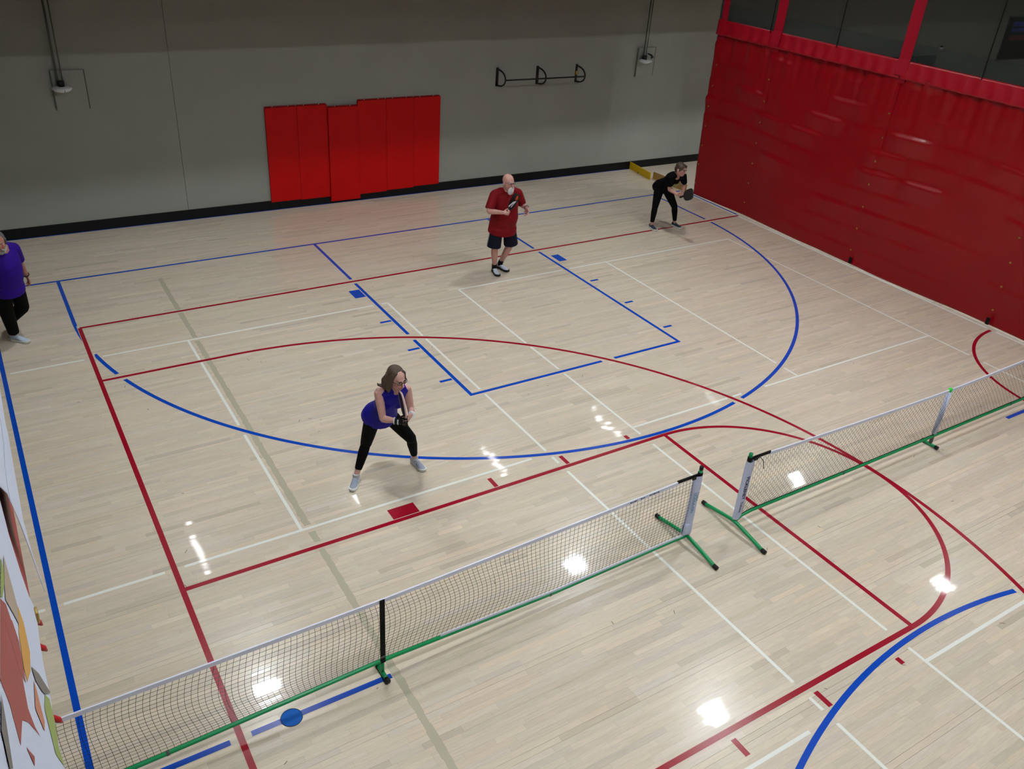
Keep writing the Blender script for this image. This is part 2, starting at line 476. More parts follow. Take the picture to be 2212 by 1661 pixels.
# ------------------------------------------------------------------ red wall pads
def pad(x0, x1, z0, z1, yoff, label):
    t = .05
    def P(x, dy, z): return (x, wy(x)-dy, z)
    e = tag(empty('wall_pad', (x0, wy(x0), z0)), label, 'wall pad', 'red wall pads on the far wall')
    b = MB()
    v = [P(x0, yoff, z0), P(x1, yoff, z0), P(x1, yoff, z1), P(x0, yoff, z1), P(x0, yoff+t, z0), P(x1, yoff+t, z0), P(x1, yoff+t, z1), P(x0, yoff+t, z1)]
    b.add(v, [(0, 1, 2, 3), (4, 7, 6, 5), (0, 4, 5, 1), (1, 5, 6, 2), (2, 6, 7, 3), (3, 7, 4, 0)])
    bevel(b.build('cushion', M['pad'], e), .006, 2)
    s = MB(); v = [P(x0+.01, yoff+t*.2, z1), P(x1-.01, yoff+t*.2, z1), P(x1-.01, yoff+t*.2, z1+.02), P(x0+.01, yoff+t*.2, z1+.02),
                   P(x0+.01, yoff+.002, z1), P(x1-.01, yoff+.002, z1), P(x1-.01, yoff+.002, z1+.02), P(x0+.01, yoff+.002, z1+.02)]
    s.add(v, [(3, 2, 1, 0), (4, 5, 6, 7), (0, 1, 5, 4), (1, 2, 6, 5), (2, 3, 7, 6), (3, 0, 4, 7)]); s.build('nailing_strip', M['pad_edge'], e)
    for k in (.25, .75):
        xx = x0+(x1-x0)*k
        MB().obox((xx, wy(xx)-yoff-t*.2-.003, z1+.011), (.006, 0, 0), (0, .002, 0), (0, 0, .006)).build('screw', M['lampw'], e)
pad(-4.61, -4.013, .16, 1.95, .004, 'leftmost red wall pad, at the left end of the row')
pad(-4.011, -3.415, .15, 1.95, .004, 'red wall pad second from the left, beside the lower hung pad')
pad(-3.412, -2.797, .055, 1.90, .035, 'red wall pad hung lower and proud of its neighbours')
pad(-2.795, -2.197, .13, 1.985, .004, 'red wall pad just right of the lower hung one')
pad(-2.195, -1.597, .15, 1.985, .004, 'red wall pad second from the right end of the row')
pad(-1.595, -1.00, .17, 1.985, .004, 'rightmost red wall pad, nearest the man in red')

# ------------------------------------------------------------------ wall-mounted pull-up bar
pb = tag(empty('pull_up_bar', (1.3, wy(1.3), 2.3)), 'long black steel pull-up bar on three D-shaped wall brackets', 'exercise bar')
for k, x in enumerate((.325, 1.32, 2.33)):
    yw = wy(x)
    br = MB().obox((x, yw-.012, 2.30), (.028 if k < 2 else .02, 0, 0), (0, .012, 0), (0, 0, .185)).build('bracket', M['black'], pb)
    path = [(x, yw-.02, 2.465)] + [(x, yw-.10-.25*math.sin(a*math.pi/14), 2.295+.155*math.cos(a*math.pi/14)) for a in range(1, 14)] + [(x, yw-.02, 2.13)]
    MB().tube(path, .017, 8).build('bracket_loop', M['black'], br, True)
    if k == 2: MB().obox((x, yw-.026, 2.31), (.018, 0, 0), (0, .003, 0), (0, 0, .04)).build('sticker', M['yellowst'], br)
MB().tube([(.325, wy(.325)-.35, 2.295), (2.33, wy(2.33)-.35, 2.295)], .016, 10).build('bar', M['black'], pb, True)

# ------------------------------------------------------------------ dome fixtures on twin conduits with a square plate behind
def dome(x, z, label, cable):
    yw = wy(x)
    e = tag(empty('dome_fixture', (x, yw, z)), label, 'wall fixture', 'white dome fixtures on the far wall')
    pl = MB()
    pl.obox((x+.13, yw-.03, z-.05), (.25, 0, 0), (0, .004, 0), (0, 0, .31))
    pl.build('back_plate', M['wall'], e)
    for sx in (-.25, .25):
        MB().obox((x+.13+sx, yw-.02, z-.05), (.008, 0, 0), (0, .02, 0), (0, 0, .31)).build('plate_edge', M['panelg'] if cable else M['conduit'], e)
    for dx in (-.035, .035):
        MB().tube([(x+dx, yw-.13, z+.06), (x+dx, yw-.13, 4.12)], .018 if dx < 0 else .010, 8).build('conduit', M['conduit'], e, True)
    MB().tube([(x, yw-.13, z+.03), (x, yw-.13, z+.12)], .055, 10).build('junction_box', M['frame'], e, True)
    d = MB(); prof = [(.0, -.05), (.06, -.047), (.115, -.03), (.15, 0), (.155, .012), (.13, .03), (.05, .042)]
    n = 20; vs = []
    for r, h in prof:
        for k in range(n): vs.append((x+r*math.cos(2*math.pi*k/n), yw-.17+r*math.sin(2*math.pi*k/n), z+h))
    d.add(vs, [(i*n+k, i*n+(k+1) % n, (i+1)*n+(k+1) % n, (i+1)*n+k) for i in range(len(prof)-1) for k in range(n)])
    d.build('dome', M['lampw'], e, True)
    MB().tube([(x+.02, yw-.17-.155*math.cos(a), z+.01-.062*math.sin(a)) for a in np.linspace(0, math.pi, 9)], .004, 5).build('dome_rib', M['frame'], e)
    if cable:
        MB().tube([(x+.07, yw-.13, z+.16), (x+.13, yw-.2, z+.13), (x+.135, yw-.24, z+.08)], [.012, .02, .04], 8).build('camera_head', M['black'], e, True)
dome(-7.90, 2.47, 'white dome fixture on twin pipes at the far left of the wall', False)
dome(4.10, 2.52, 'white dome fixture on twin pipes beside the red curtain, with a small black camera', True)

# ------------------------------------------------------------------ boards by the end of the curtain
yb = tag(empty('floor_board', (4.13, 10.9, 0)), 'yellow board standing on edge on the floor near the far wall', 'board')
def board(o, a, b, h, m, t=.018, name='board'):
    a, b = Vector(a), Vector(b); d = (b-a).normalized(); n = Vector((-d.y, d.x, 0))
    MB().obox((a+b)/2+Vector((0, 0, h/2+.002)), (b-a)/2, n*t/2, (0, 0, h/2)).build(name, m, o)
board(yb, (4.20, 11.32, 0), (4.09, 10.39, 0), .165, M['yellow'])
MB().obox((4.19, 10.9, .015), (.06, 0, 0), (0, .02, 0), (0, 0, .013)).build('foot', M['conduit'], yb)
cbd = tag(empty('floor_board', (4.2, 9.9, 0)), 'brown board standing on edge behind the woman in black', 'board')
board(cbd, (4.22, 10.44, 0), (4.30, 9.36, 0), .165, M['cardb'])
MB().obox((4.33, 9.9, .015), (.06, 0, 0), (0, .02, 0), (0, 0, .013)).build('foot', M['conduit'], cbd)

# ------------------------------------------------------------------ things beyond the mesh on the far wall
po = tag(empty('poster', (18.9, wy(18.9), 2.7)), 'dark framed poster with blue and red lines beyond the mesh', 'poster')
MB().obox((18.95, wy(18.9)-.02, 2.7), (.95, -.018, 0), (0, .012, 0), (0, 0, .62)).build('frame', M['conduit'], po)
MB().obox((18.95, wy(18.9)-.036, 2.7), (.92, -.017, 0), (0, .006, 0), (0, 0, .59)).build('print', M['poster'], po)
for i, (z, h, mm) in enumerate(((3.12, .07, 'posterb'), (2.95, .05, 'posterb'), (2.72, .07, 'posterr'))):
    MB().obox((18.75, wy(18.75)-.045, z), (.5, -.009, 0), (0, .003, 0), (0, 0, h)).build('lettering', M[mm], po)
bx_ = tag(empty('wall_box', (13.9, wy(13.9), 2.1)), 'black flat box on the wall beyond the mesh', 'wall box')
MB().obox((13.95, wy(13.95)-.06, 2.02), (.9, -.017, 0), (0, .06, 0), (0, 0, .3)).build('case', M['black'], bx_)
MB().obox((13.95, wy(13.95)-.125, 2.02), (.85, -.016, 0), (0, .006, 0), (0, 0, .26)).build('face', M['frame'], bx_)
se = tag(empty('wall_sensor', (15.05, wy(15.05), 2.5)), 'small white sensor on the wall above the black box', 'sensor')
MB().obox((15.05, wy(15.05)-.03, 2.5), (.07, 0, 0), (0, .03, 0), (0, 0, .035)).build('case', M['lampw'], se)
MB().obox((15.05, wy(15.05)-.05, 2.555), (.02, 0, 0), (0, .03, 0), (0, 0, .02)).build('bracket', M['frame'], se)

# ------------------------------------------------------------------ divider curtain
CX = 4.36
cur = tag(empty('divider_curtain', (CX, 5, 0)), 'tall red vinyl gym divider curtain with dark mesh above', 'curtain')
SEAMS = [9.20, 7.68, 4.82, 1.95, -.92, -3.8, -6.6, -9.1]
TOPZ = 3.44
_ph = rng.uniform(0, 6.28, 40)
def cur_dx(y, z):
    """outward billow of the sheet (towards -x)"""
    t = np.clip((z)/TOPZ, 0, 1)
    d = .030*np.sin(y*.9+_ph[0]+z*.3)*(1-t*.5) + .018*np.sin(y*2.3+_ph[1]-z*.7)
    # gathers hanging from the hem
    g = np.exp(-(TOPZ-z)/.45)
    d += g*(.016*np.sin(y*17+_ph[2]+.8*np.sin(y*3.1)) + .010*np.sin(y*31+_ph[3]))
    # long soft vertical drapes
    d += .010*np.sin(y*6.1+_ph[4]+.5*np.sin(z*1.4))*(.35+.65*t)
    # storage creases: flat tiles between horizontal folds
    k = z/.36+.12*np.sin(y*1.3); fr = k-np.floor(k); row = np.floor(k)
    yk = y/.95+.37*(row % 3)+.15*np.sin(row*2.1)
    amp = ((np.sin(row*12.9+np.floor(yk)*78.2+_ph[5])*43758.5) % 1.0)**1.5
    edge = np.clip(np.sin(np.pi*(yk % 1.0))*1.5, 0, 1)
    d += .050*amp*edge*np.where(fr < .82, fr/.82, (1-fr)/.18)*np.clip(t*1.6, 0.25, 1)
    # bottom hem flares out a little
    d += .03*np.exp(-z/.10)*(.6+.4*np.sin(y*1.7))
    return d
def sheet(y1, y0, z0, z1, fn, ny, nz, name, m, parent, slant=False):
    ys = np.linspace(y1, y0, ny); zs = np.linspace(z0, z1, nz)
    Y, Z = np.meshgrid(ys, zs)
    X = CX - fn(Y, Z)
    if slant: Y = Y + np.clip((Y-(y1-.6))/.6, 0, 1)*(.03*Z - .05*np.exp(-Z/.5))
    v = np.stack([X, Y, Z], -1).reshape(-1, 3)
    f = [(j*ny+i, j*ny+i+1, (j+1)*ny+i+1, (j+1)*ny+i) for j in range(nz-1) for i in range(ny-1)]
    me = bpy.data.meshes.new(name); me.from_pydata(v.tolist(), [], f); me.update()
    o = put(name, me, m, parent, True)
    sd = o.modifiers.new('thick', 'SOLIDIFY'); sd.thickness = .003; sd.offset = 0
    return o
for k in range(len(SEAMS)-1):
    a, b = SEAMS[k], SEAMS[k+1]; seen = b > -1.5
    st = .026 if seen else .12
    sheet(a, b, .022, TOPZ, cur_dx, max(8, int((a-b)/st)), int(TOPZ/(.028 if seen else .12)), 'vinyl_panel', M['vinyl'], cur, k == 0)
    # doubled hem along the top, leaning out
    hem = lambda Y, Z: .018 + .040*(TOPZ+.24-Z)/.28 + .012*np.sin(Y*23+_ph[6])*np.clip((TOPZ+.24-Z)/.2, 0, 1)
    sheet(a, b, TOPZ-.05, TOPZ+.24, hem, max(8, int((a-b)/st)), 9, 'top_hem', M['hem'], cur, k == 0)
    # mesh above
    sheet(a, b, TOPZ+.2, TOPZ+.52, lambda Y, Z: .012+0*Y, 6, 2, 'mesh_band', M['mesh2'], cur, k == 0)
    sheet(a, b, TOPZ+.2, ZC, lambda Y, Z: 0*Y, 6, 2, 'mesh_panel', M['mesh'], cur, k == 0)
    # webbing strap up the mesh, and the lapped seam below it
    wd = .16 if k == 0 else .22
    ya = a-wd+.01 if k == 0 else a-wd/2
    sl = .10 if k == 0 else 0
    MB().add([(CX-.022, ya, TOPZ-.12), (CX-.022, ya+wd, TOPZ-.12), (CX-.022, ya+wd+sl*2.6, ZC), (CX-.022, ya+sl*2.6, ZC),
              (CX-.016, ya, TOPZ-.12), (CX-.016, ya+wd, TOPZ-.12), (CX-.016, ya+wd+sl*2.6, ZC), (CX-.016, ya+sl*2.6, ZC)],
             [(0, 1, 2, 3), (7, 6, 5, 4), (0, 4, 5, 1), (1, 5, 6, 2), (2, 6, 7, 3), (3, 7, 4, 0)]).build('strap', M['strap'], cur)
    if k > 0:
        MB().obox((CX-.046, a, TOPZ+.13), (.003, 0, 0), (0, wd/2, 0), (-.016, 0, -.13)).build('strap_foot', M['strap'], cur)
    if 0 < k < 5:
        zz = np.linspace(.05, TOPZ-.1, 60)
        yy = np.full_like(zz, a)
        xx = CX-cur_dx(yy, zz)-.006
        sm = MB(); vs = []
        for x, z in zip(xx, zz): vs += [(x, a-.045, z), (x, a+.045, z)]
        sm.add(vs, [(2*i, 2*i+1, 2*i+3, 2*i+2) for i in range(len(zz)-1)])
        sm.build('seam_lap', M['vinyl'], cur, True)
    if k < 4:
        for z in np.arange(.28, TOPZ-.3, .42):
            yy = a-.05 if k == 0 else a
            x = CX-float(cur_dx(np.array(yy), np.array(z)))-.008
            MB().tube([(x, yy, z), (x-.003, yy, z)], [.019, .017], 10).build('grommet', M['brass'], cur)
for y in (7.86, 6.25, 3.39, .5):
    MB().tube([(CX-.03, y, TOPZ+.2), (CX-.03, y, ZC)], .010, 6).build('lift_cord', M['cord'], cur)
for y in (4.75, 1.93):
    MB().obox((CX-.06, y, .10), (.004, 0, 0), (0, .03, 0), (0, 0, .06)).build('hem_clip', M['cord'], cur)

# ------------------------------------------------------------------ banners hung on the track rail (left)
def sheet_poly(name, pts, x, m, parent, t=.0015):
    return MB().prism([(x, y, z) for y, z in pts], (-1, 0, 0), t).build(name, m, parent)
B1 = [(-2.58, 5.10), (-2.70, 4.60), (-2.76, 4.52), (-2.745, 4.40), (-2.705, 4.285), (-2.598, 4.14), (-2.79, 4.216), (-2.905, 4.237), (-2.974, 4.217), (-3.121, 4.259), (-3.177, 4.203), (-3.5, 4.17), (-4.2, 4.16), (-4.9, 4.2), (-4.9, 5.10)]
bn = tag(empty('banner', (-9.54, -3.5, 4.2)), 'white vinyl banner with big red letters and fruit colours, nearest at lower left', 'banner')
sheet_poly('banner_sheet', B1, -9.5400, M['ban'], bn)
ART = {
 'lettering': ((150, 38, 40), [[(-3.361, 4.847), (-3.305, 4.787), (-3.301, 4.735), (-3.399, 4.723), (-3.468, 4.711), (-3.457, 4.655), (-3.429, 4.601), (-3.523, 4.741), (-3.58, 4.809), (-3.673, 4.865), (-3.645, 4.914), (-3.655, 4.967)],
   [(-3.406, 4.842), (-3.292, 4.738), (-3.287, 4.684), (-3.335, 4.681), (-3.387, 4.684), (-3.418, 4.743), (-3.41, 4.786)], [(-3.63, 4.81), (-3.58, 4.73), (-3.612, 4.748)]]),
 'orange_print': ((205, 150, 52), [[(-3.101, 4.6), (-3.089, 4.546), (-3.151, 4.523), (-3.253, 4.576), (-3.36, 4.659), (-3.343, 4.678), (-3.25, 4.666)]]),
 'green_print': ((138, 158, 74), [[(-3.112, 4.363), (-3.036, 4.268), (-3.075, 4.236), (-3.166, 4.267), (-3.178, 4.214), (-3.272, 4.365), (-3.236, 4.405), (-3.213, 4.432)], [(-3.15, 4.761), (-3.152, 4.741), (-3.227, 4.766), (-3.328, 4.821), (-3.355, 4.845)]]),
 'salmon_print': ((190, 118, 86), [[(-3.248, 4.546), (-3.261, 4.522), (-3.294, 4.483), (-3.344, 4.515), (-3.372, 4.606)]]),
 'tan_print': ((168, 152, 134), [[(-3.08, 4.711), (-3.094, 4.665), (-3.12, 4.617), (-3.197, 4.64), (-3.229, 4.691), (-3.297, 4.789), (-3.227, 4.766)]]),
 'grey_print': ((98, 94, 92), [[(-3.218, 4.552), (-3.112, 4.425), (-2.962, 4.209), (-3.112, 4.363), (-3.156, 4.418), (-3.222, 4.519)], [(-3.694, 4.983), (-3.732, 4.976), (-3.797, 4.971), (-3.817, 4.995), (-3.791, 5.012), (-3.784, 5.02)]]),
}
_bz = 0
for nm, (rgb, polys) in ART.items():
    mm = mat('banner_'+nm, rgb, .45, .4)
    for q in polys:
        _bz += .00012; sheet_poly(nm, q, -9.5396+_bz, mm, bn, .0001)
MB().tube([(-9.5375+0*a, -2.668+.016*math.cos(a), 4.185+.020*math.sin(a)) for a in np.linspace(0, 6.0, 14)], .004, 6, closed=True).build('grommet', M['brass'], bn)
bn2 = tag(empty('banner', (-9.525, -1.5, 4.2)), 'plain white banner whose loose corner curls over the blue sideline', 'banner')
B2 = [(1.6, 3.97), (0.2, 3.99), (-1.122, 4.007), (-1.556, 4.10), (-1.581, 4.077), (-1.906, 4.14), (-2.28, 4.20), (-2.298, 4.091), (-2.172, 3.832), (-2.263, 3.963), (-2.394, 4.193), (-2.50, 4.36), (-2.64, 4.53), (-2.661, 4.56), (-2.853, 4.712), (-2.85, 5.1), (1.6, 5.1)]
sheet_poly('banner_sheet', B2, -9.525, M['ban'], bn2)
MB().tube([(-9.5246, y, z) for y, z in ((-1.919, 4.332), (-2.156, 4.384), (-2.45, 4.50), (-2.6, 4.54), (-2.661, 4.534))], .0010, 5).build('stitching', mat('stitch_grey', (150, 154, 170), .7, .2), bn2)
rail = tag(empty('guard_rail', (-9.66, 0, 4.5)), 'steel guard rail of the track behind the banners', 'railing')
MB().tube([(-9.66, -9, 5.15), (-9.66, 9, 5.15)], .025, 10).build('top_rail', M['conduit'], rail, True)
for y in np.arange(-8, 8.1, 2): MB().tube([(-9.66, y, 4.5), (-9.66, y, 5.13)], .02, 8).build('post', M['conduit'], rail, True)

# ------------------------------------------------------------------ portable nets
def text_mesh(name, s, size, m, mw, parent, ext=.0006, bold=0.0):
    cu = bpy.data.curves.new(name, 'FONT'); cu.body = s; cu.size = size; cu.extrude = ext; cu.offset = bold; cu.align_x = 'LEFT'; cu.align_y = 'CENTER'
    tmp = bpy.data.objects.new(name, cu); COL.objects.link(tmp)
    dg = bpy.context.evaluated_depsgraph_get()
    me = bpy.data.meshes.new_from_object(tmp.evaluated_get(dg))
    bpy.data.objects.remove(tmp)
    me.transform(mw)
    return put(name, me, m, parent)
def smoothstep(t): t = max(0, min(1, t)); return t*t*(3-2*t)

def net(name, label, x0, x1, y0, yc, y1, hexm, tube_z, end_h, mid_h, seed):
    xm = (x0+x1)/2; R0 = random.Random(seed)
    def yy(x): return y0+(yc-y0)*(x-x0)/(xm-x0) if x < xm else yc+(y1-yc)*(x-xm)/(x1-xm)
    def tz(x):   # tape height
        t = abs(x-xm)/(x1-xm); return mid_h+(end_h-mid_h)*t**1.4
    def bz(x): return np.interp(x, [x0, x0+.10, x0+.22, (x0+xm)/2, xm, (x1+xm)/2, x1-.22, x1-.10, x1], tube_z)
    e = tag(empty(name, (xm, yc, 0)), label, 'net', 'portable pickleball nets')
    # bottom tube
    MB().tube([(x, yy(x), bz(x)) for x in np.concatenate([np.linspace(x0, x0+.3, 10), np.linspace(x0+.4, x1-.4, 30), np.linspace(x1-.3, x1, 10)])], .0185, 10).build('bottom_tube', M['green'], e, True)
    for x in (x0+1.75, x1-1.75):
        MB().tube([(x-.012, yy(x), bz(x)), (x+.012, yy(x), bz(x))], .0205, 10).build('tube_joint', M['conduit'], e, True)
    for x, yq in ((x0, y0), (x1, y1)):
        sgn = 1 if x == x0 else -1
        ft = MB().tube([(x, yq+.44*t, .098-.073*max(0, (math.sqrt(t*t+.012)-.11)/.895)) for t in np.linspace(-1, 1, 15)], .021, 10).build('base_foot', M['green'], e, True)
        for t in (-1, 1): MB().tube([(x, yq+t*.425, .026), (x, yq+t*.475, .0245)], .0245, 10).build('foot_cap', M['cap'], ft, True)
        po_ = MB().tube([(x, yq, .10), (x, yq, .965)], .019, 10).build('end_post', M['green'], e, True)
        MB().tube([(x, yq, .945), (x, yq, .985)], .021, 10).build('post_cap', M['cap'] if hexm is False else M['green'], po_, True)
        # fabric sleeve round the post, reaching a hand's breadth into the net
        sv_ = MB(); n = 26; prof = []
        for z in np.linspace(.135, .885, n):
            k = 1+.05*math.sin(z*19)
            prof.append(z)
            for dx, dy in ((-.028*k*sgn, 0), (-.012*sgn, -.029*k), (.018*sgn, -.028), (.085*sgn, -.004), (.085*sgn, .004), (.018*sgn, .028), (-.012*sgn, .029*k)):
                sv_.v.append((x+dx, yq+dy, z))
        for i in range(n-1):
            for k in range(7): sv_.f.append((i*7+k, i*7+(k+1) % 7, (i+1)*7+(k+1) % 7, (i+1)*7+k))
        sl = sv_.build('post_sleeve', M['sleeve'], e, True)
        # black tension strap between tape and post
        za = tz(x)
        MB().obox((x+sgn*.15, yy(x)+0, za-.012), (.15, 0, 0), (0, .006, 0), (0, 0, .017)).build('tension_strap', M['cord'], e)
        MB().tube([(x, yq, za-.035), (x, yq, za+.015)], .026, 10).build('strap_loop', M['cord'], e, True)
        MB().obox((x+sgn*.085, yq-.012, za-.03), (.022, 0, 0), (0, .006, 0), (0, 0, .014)).build('buckle', M['cap'], e)
        if sgn == 1 and hexm:
            MB().tube([(x+.08, yq-.02, za-.02), (x+.12, yq-.03, za-.01), (x+.16, yq-.04, za-.05), (x+.185, yq-.045, za-.12), (x+.19, yq-.05, za-.16)], .0035, 6).build('loose_cord', M['cord'], e, True)
            mw = Matrix(((0, 1, 0, x-.002+.012), (0, 0, -1, yq-.0300), (-1, 0, 0, .705), (0, 0, 0, 1)))
            text_mesh('sleeve_lettering', 'PICKLENET', .060, M['ink'], mw, sl, bold=.0014)
            mw2 = Matrix(((0, 1, 0, x+.010), (0, 0, -1, yq-.0300), (-1, 0, 0, .375), (0, 0, 0, 1)))
            text_mesh('sleeve_lettering', 'Deluxe', .048, M['ink'], mw2, sl)
        if sgn == -1 and not hexm:
            for s_, off, mm, sz in (('ULAAA-ON', -.040, M['ink2'], .050), ('TTAELE', -.006, M['ink2'], .034)):
                mw = Matrix(((0, 1, 0, x+off), (0, 0, -1, yq-.0305), (-1, 0, 0, .69), (0, 0, 0, 1)))
                text_mesh('sleeve_lettering', s_, sz, mm, mw, sl)
            bevel(MB().box(x-.085, x+.032, yq-.031, yq+.031, .13, .29).build('sleeve_cuff', M['sleeve'], sl, True), .025, 4)
    # centre support
    MB().tube([(xm, yc-.085, .026), (xm, yc+.085, .026)], .020, 8).build('centre_foot', M['green'], e, True)
    for s in (-1, 1): MB().tube([(xm, yc+s*.075, .026), (xm, yc+s*.115, .026)], .0245, 8).build('foot_cap', M['cap'], e, True)
    cp_ = MB().tube([(xm, yc, .03), (xm, yc, mid_h-.02 if hexm else .19)], .016, 8).build('centre_post', M['green'], e, True)
    if hexm:
        MB().tube([(xm, yc, .19), (xm, yc, mid_h-.03)], .030, 10).build('centre_sleeve', M['sleeve'], e, True)
        MB().tube([(xm, yc, mid_h-.03), (xm, yc, mid_h+.015)], .024, 10).build('post_cap', M['greenl'], e, True)
        MB().obox((xm, yc, .10), (.016, 0, 0), (0, .016, 0), (0, 0, .055)).build('lower_sleeve', M['conduit'], e)
    else:
        MB().obox((xm, yc-.012, (mid_h+.16)/2), (.021, 0, 0), (0, .006, 0), (0, 0, (mid_h-.16)/2)).build('centre_strap', M['cord'], e)
        MB().obox((xm, yc-.020, .235), (.022, 0, 0), (0, .004, 0), (0, 0, .008)).build('strap_buckle', M['conduit'], e)
    # white tape along the top
    tp = MB(); vs = []
    xs = np.linspace(x0+.30, x1-.30, 60)
    for x in xs:
        for dy, dz in ((-.005, -.040), (-.006, 0), (.006, 0), (.005, -.040)): vs.append((x, yy(x)+dy, tz(x)+dz))
    fs = [(4*i+k, 4*i+(k+1) % 4, 4*i+4+(k+1) % 4, 4*i+4+k) for i in range(len(xs)-1) for k in range(4)]
    tp.add(vs, fs+[(3, 2, 1, 0), tuple(4*(len(xs)-1)+k for k in range(4))])
    tape = tp.build('top_tape', M['tape'], e)
    if not hexm:
        for xa, l in ((x1-.90, .10), (x1-.77, .07), (x1-.66, .14)):
            for q in range(int(l/.018)):
                xq = xa+q*.018; MB().obox((xq, yy(xq)-.0066, tz(xq)-.020), (.006, 0, 0), (0, .0006, 0), (0, 0, .005 if q % 3 else .008)).build('tape_lettering', M['ink'], tape)
    # string mesh
    c = .046 if not hexm else .034
    nx = int((x1-x0-.16)/c); nz = int(.70/(0.035 if not hexm else .036))
    sb = MB(); r = .0016
    G = np.zeros((nx+1, nz+1, 3))
    ph = R0.uniform(0, 6)
    for i in range(nx+1):
        x = x0+.08+(x1-x0-.16)*i/nx
        zt = tz(x)-.038; zb = bz(x)+.028
        for j in range(nz+1):
            v = j/nz
            bow = .018*math.sin(math.pi*v)*math.sin(x*1.9+ph) - .02*math.sin(math.pi*v)
            if hexm: dx = (.0075 if (i+j) % 2 else -.0075); dzz = 0
            else:
                dx = .045*math.sin(math.pi*v)*math.sin((x-xm)*1.1+.6)+.02*math.sin(v*5+x*2.0); dzz = -.018*math.sin(math.pi*v)*(1+math.sin(x*2.3+ph))
            G[i, j] = (x+dx*min(1, 4*min(i, nx-i)/nx+.15) if not hexm else x+dx, yy(x)+bow, zb+(zt-zb)*v+dzz)
    for i in range(nx+1): sb.tube(G[i], r, 3, cap=False)
    if hexm:
        for j in range(nz+1):
            for i in range(nx):
                if (i+j) % 2: sb.tube([G[i, j], G[i+1, j]], r, 3, cap=False)
    else:
        for j in range(nz+1): sb.tube(G[:, j], r, 3, cap=False)
    tag(sb.build('net_mesh', M['netstr'], e), kind='stuff')
    if hexm:
        MB().tube([G[i, 0] for i in range(0, nx+1, 2)], .004, 5).build('bottom_cord', M['cord'], e, True)
    else:
        bt = MB(); vs = []
        xs = np.linspace(xm+.55, x1-.06, 40)
        for x in xs:
            for dy, dz in ((-.004, .002), (-.004, .034), (.004, .034), (.004, .002)): vs.append((x, yy(x)+dy-.004, bz(x)+dz+.006))
        bt.add(vs, [(4*i+k, 4*i+(k+1) % 4, 4*i+4+(k+1) % 4, 4*i+4+k) for i in range(len(xs)-1) for k in range(4)]); bt.build('bottom_tape', M['tape'], e)
    return e
net('pickleball_net', 'pickleball net on green frame at left with black centre strap and square mesh', -10.89, -3.93, .03, .06, .14, False,
    [.10, .11, .12, .13, .175, .10, .105, .10, .10], .900, .868, 3)
net('pickleball_net', 'pickleball net on green frame at right with white centre post and lettered sleeve', -3.305, 3.665, .08, .10, .12, True,
    [.10, .145, .16, .148, .145, .15, .16, .145, .10], .925, .835, 5)

# ------------------------------------------------------------------ people
def V3(*a): return Vector(a if len(a) == 3 else a[0])
def loft(path, rad, side, n=20, cap=.6):
    """elliptic sections along a path; rad = [(along side, across)], rounded ends when cap > 0"""
    path = [V3(p) for p in path]; side = V3(side)
    rad = [(r, r) if not isinstance(r, (tuple, list)) else r for r in rad]
    P, Rr = list(path), list(rad)
    c0, c1 = cap if isinstance(cap, tuple) else (cap, cap)
    if c0 > 0 or c1 > 0:
        d0 = (path[0]-path[1]).normalized(); d1 = (path[-1]-path[-2]).normalized()
        r0, r1 = min(rad[0]), min(rad[-1])
        pre = [(path[0]+d0*r0*c0*math.sin(a), tuple(q*math.cos(a) for q in rad[0])) for a in (1.45, 1.1, .7, .35)] if c0 > 0 else []
        post = [(path[-1]+d1*r1*c1*math.sin(a), tuple(q*math.cos(a) for q in rad[-1])) for a in (.35, .7, 1.1, 1.45)] if c1 > 0 else []
        P = [p for p, _ in pre]+P+[p for p, _ in post]; Rr = [r for _, r in pre]+Rr+[r for _, r in post]
    vs = []; K = len(P)
    for i in range(K):
        t = (P[min(i+1, K-1)]-P[max(i-1, 0)]).normalized()
        s = side-t*side.dot(t)
        if s.length < 1e-4: s = Vector((1, 0, 0))-t*t.x
        s.normalize(); b = t.cross(s)
        for k in range(n):
            a = 2*math.pi*k/n
            vs.append(P[i]+s*math.cos(a)*Rr[i][0]+b*math.sin(a)*Rr[i][1])
    fs = [(i*n+k, i*n+(k+1) % n, (i+1)*n+(k+1) % n, (i+1)*n+k) for i in range(K-1) for k in range(n)]
    fs += [tuple(range(n))[::-1], tuple(range((K-1)*n, K*n))]
    return vs, fs
def ell(c, r, A, n=18, m=12):
    c = V3(c); vs = []; fs = []
    for i in range(1, m):
        th = math.pi*i/m
        for k in range(n):
            ph = 2*math.pi*k/n
            vs.append(c+A[0]*(r[0]*math.sin(th)*math.cos(ph))+A[1]*(r[1]*math.sin(th)*math.sin(ph))+A[2]*(r[2]*math.cos(th)))
    for i in range(m-2):
        for k in range(n): fs.append((i*n+k, (i+1)*n+k, (i+1)*n+(k+1) % n, i*n+(k+1) % n))
    t = len(vs); vs += [c+A[2]*r[2], c-A[2]*r[2]]
    for k in range(n):
        fs.append((t, k, (k+1) % n)); fs.append((t+1, (m-2)*n+(k+1) % n, (m-2)*n+k))
    return vs, fs
XYZ = (Vector((1, 0, 0)), Vector((0, 1, 0)), Vector((0, 0, 1)))
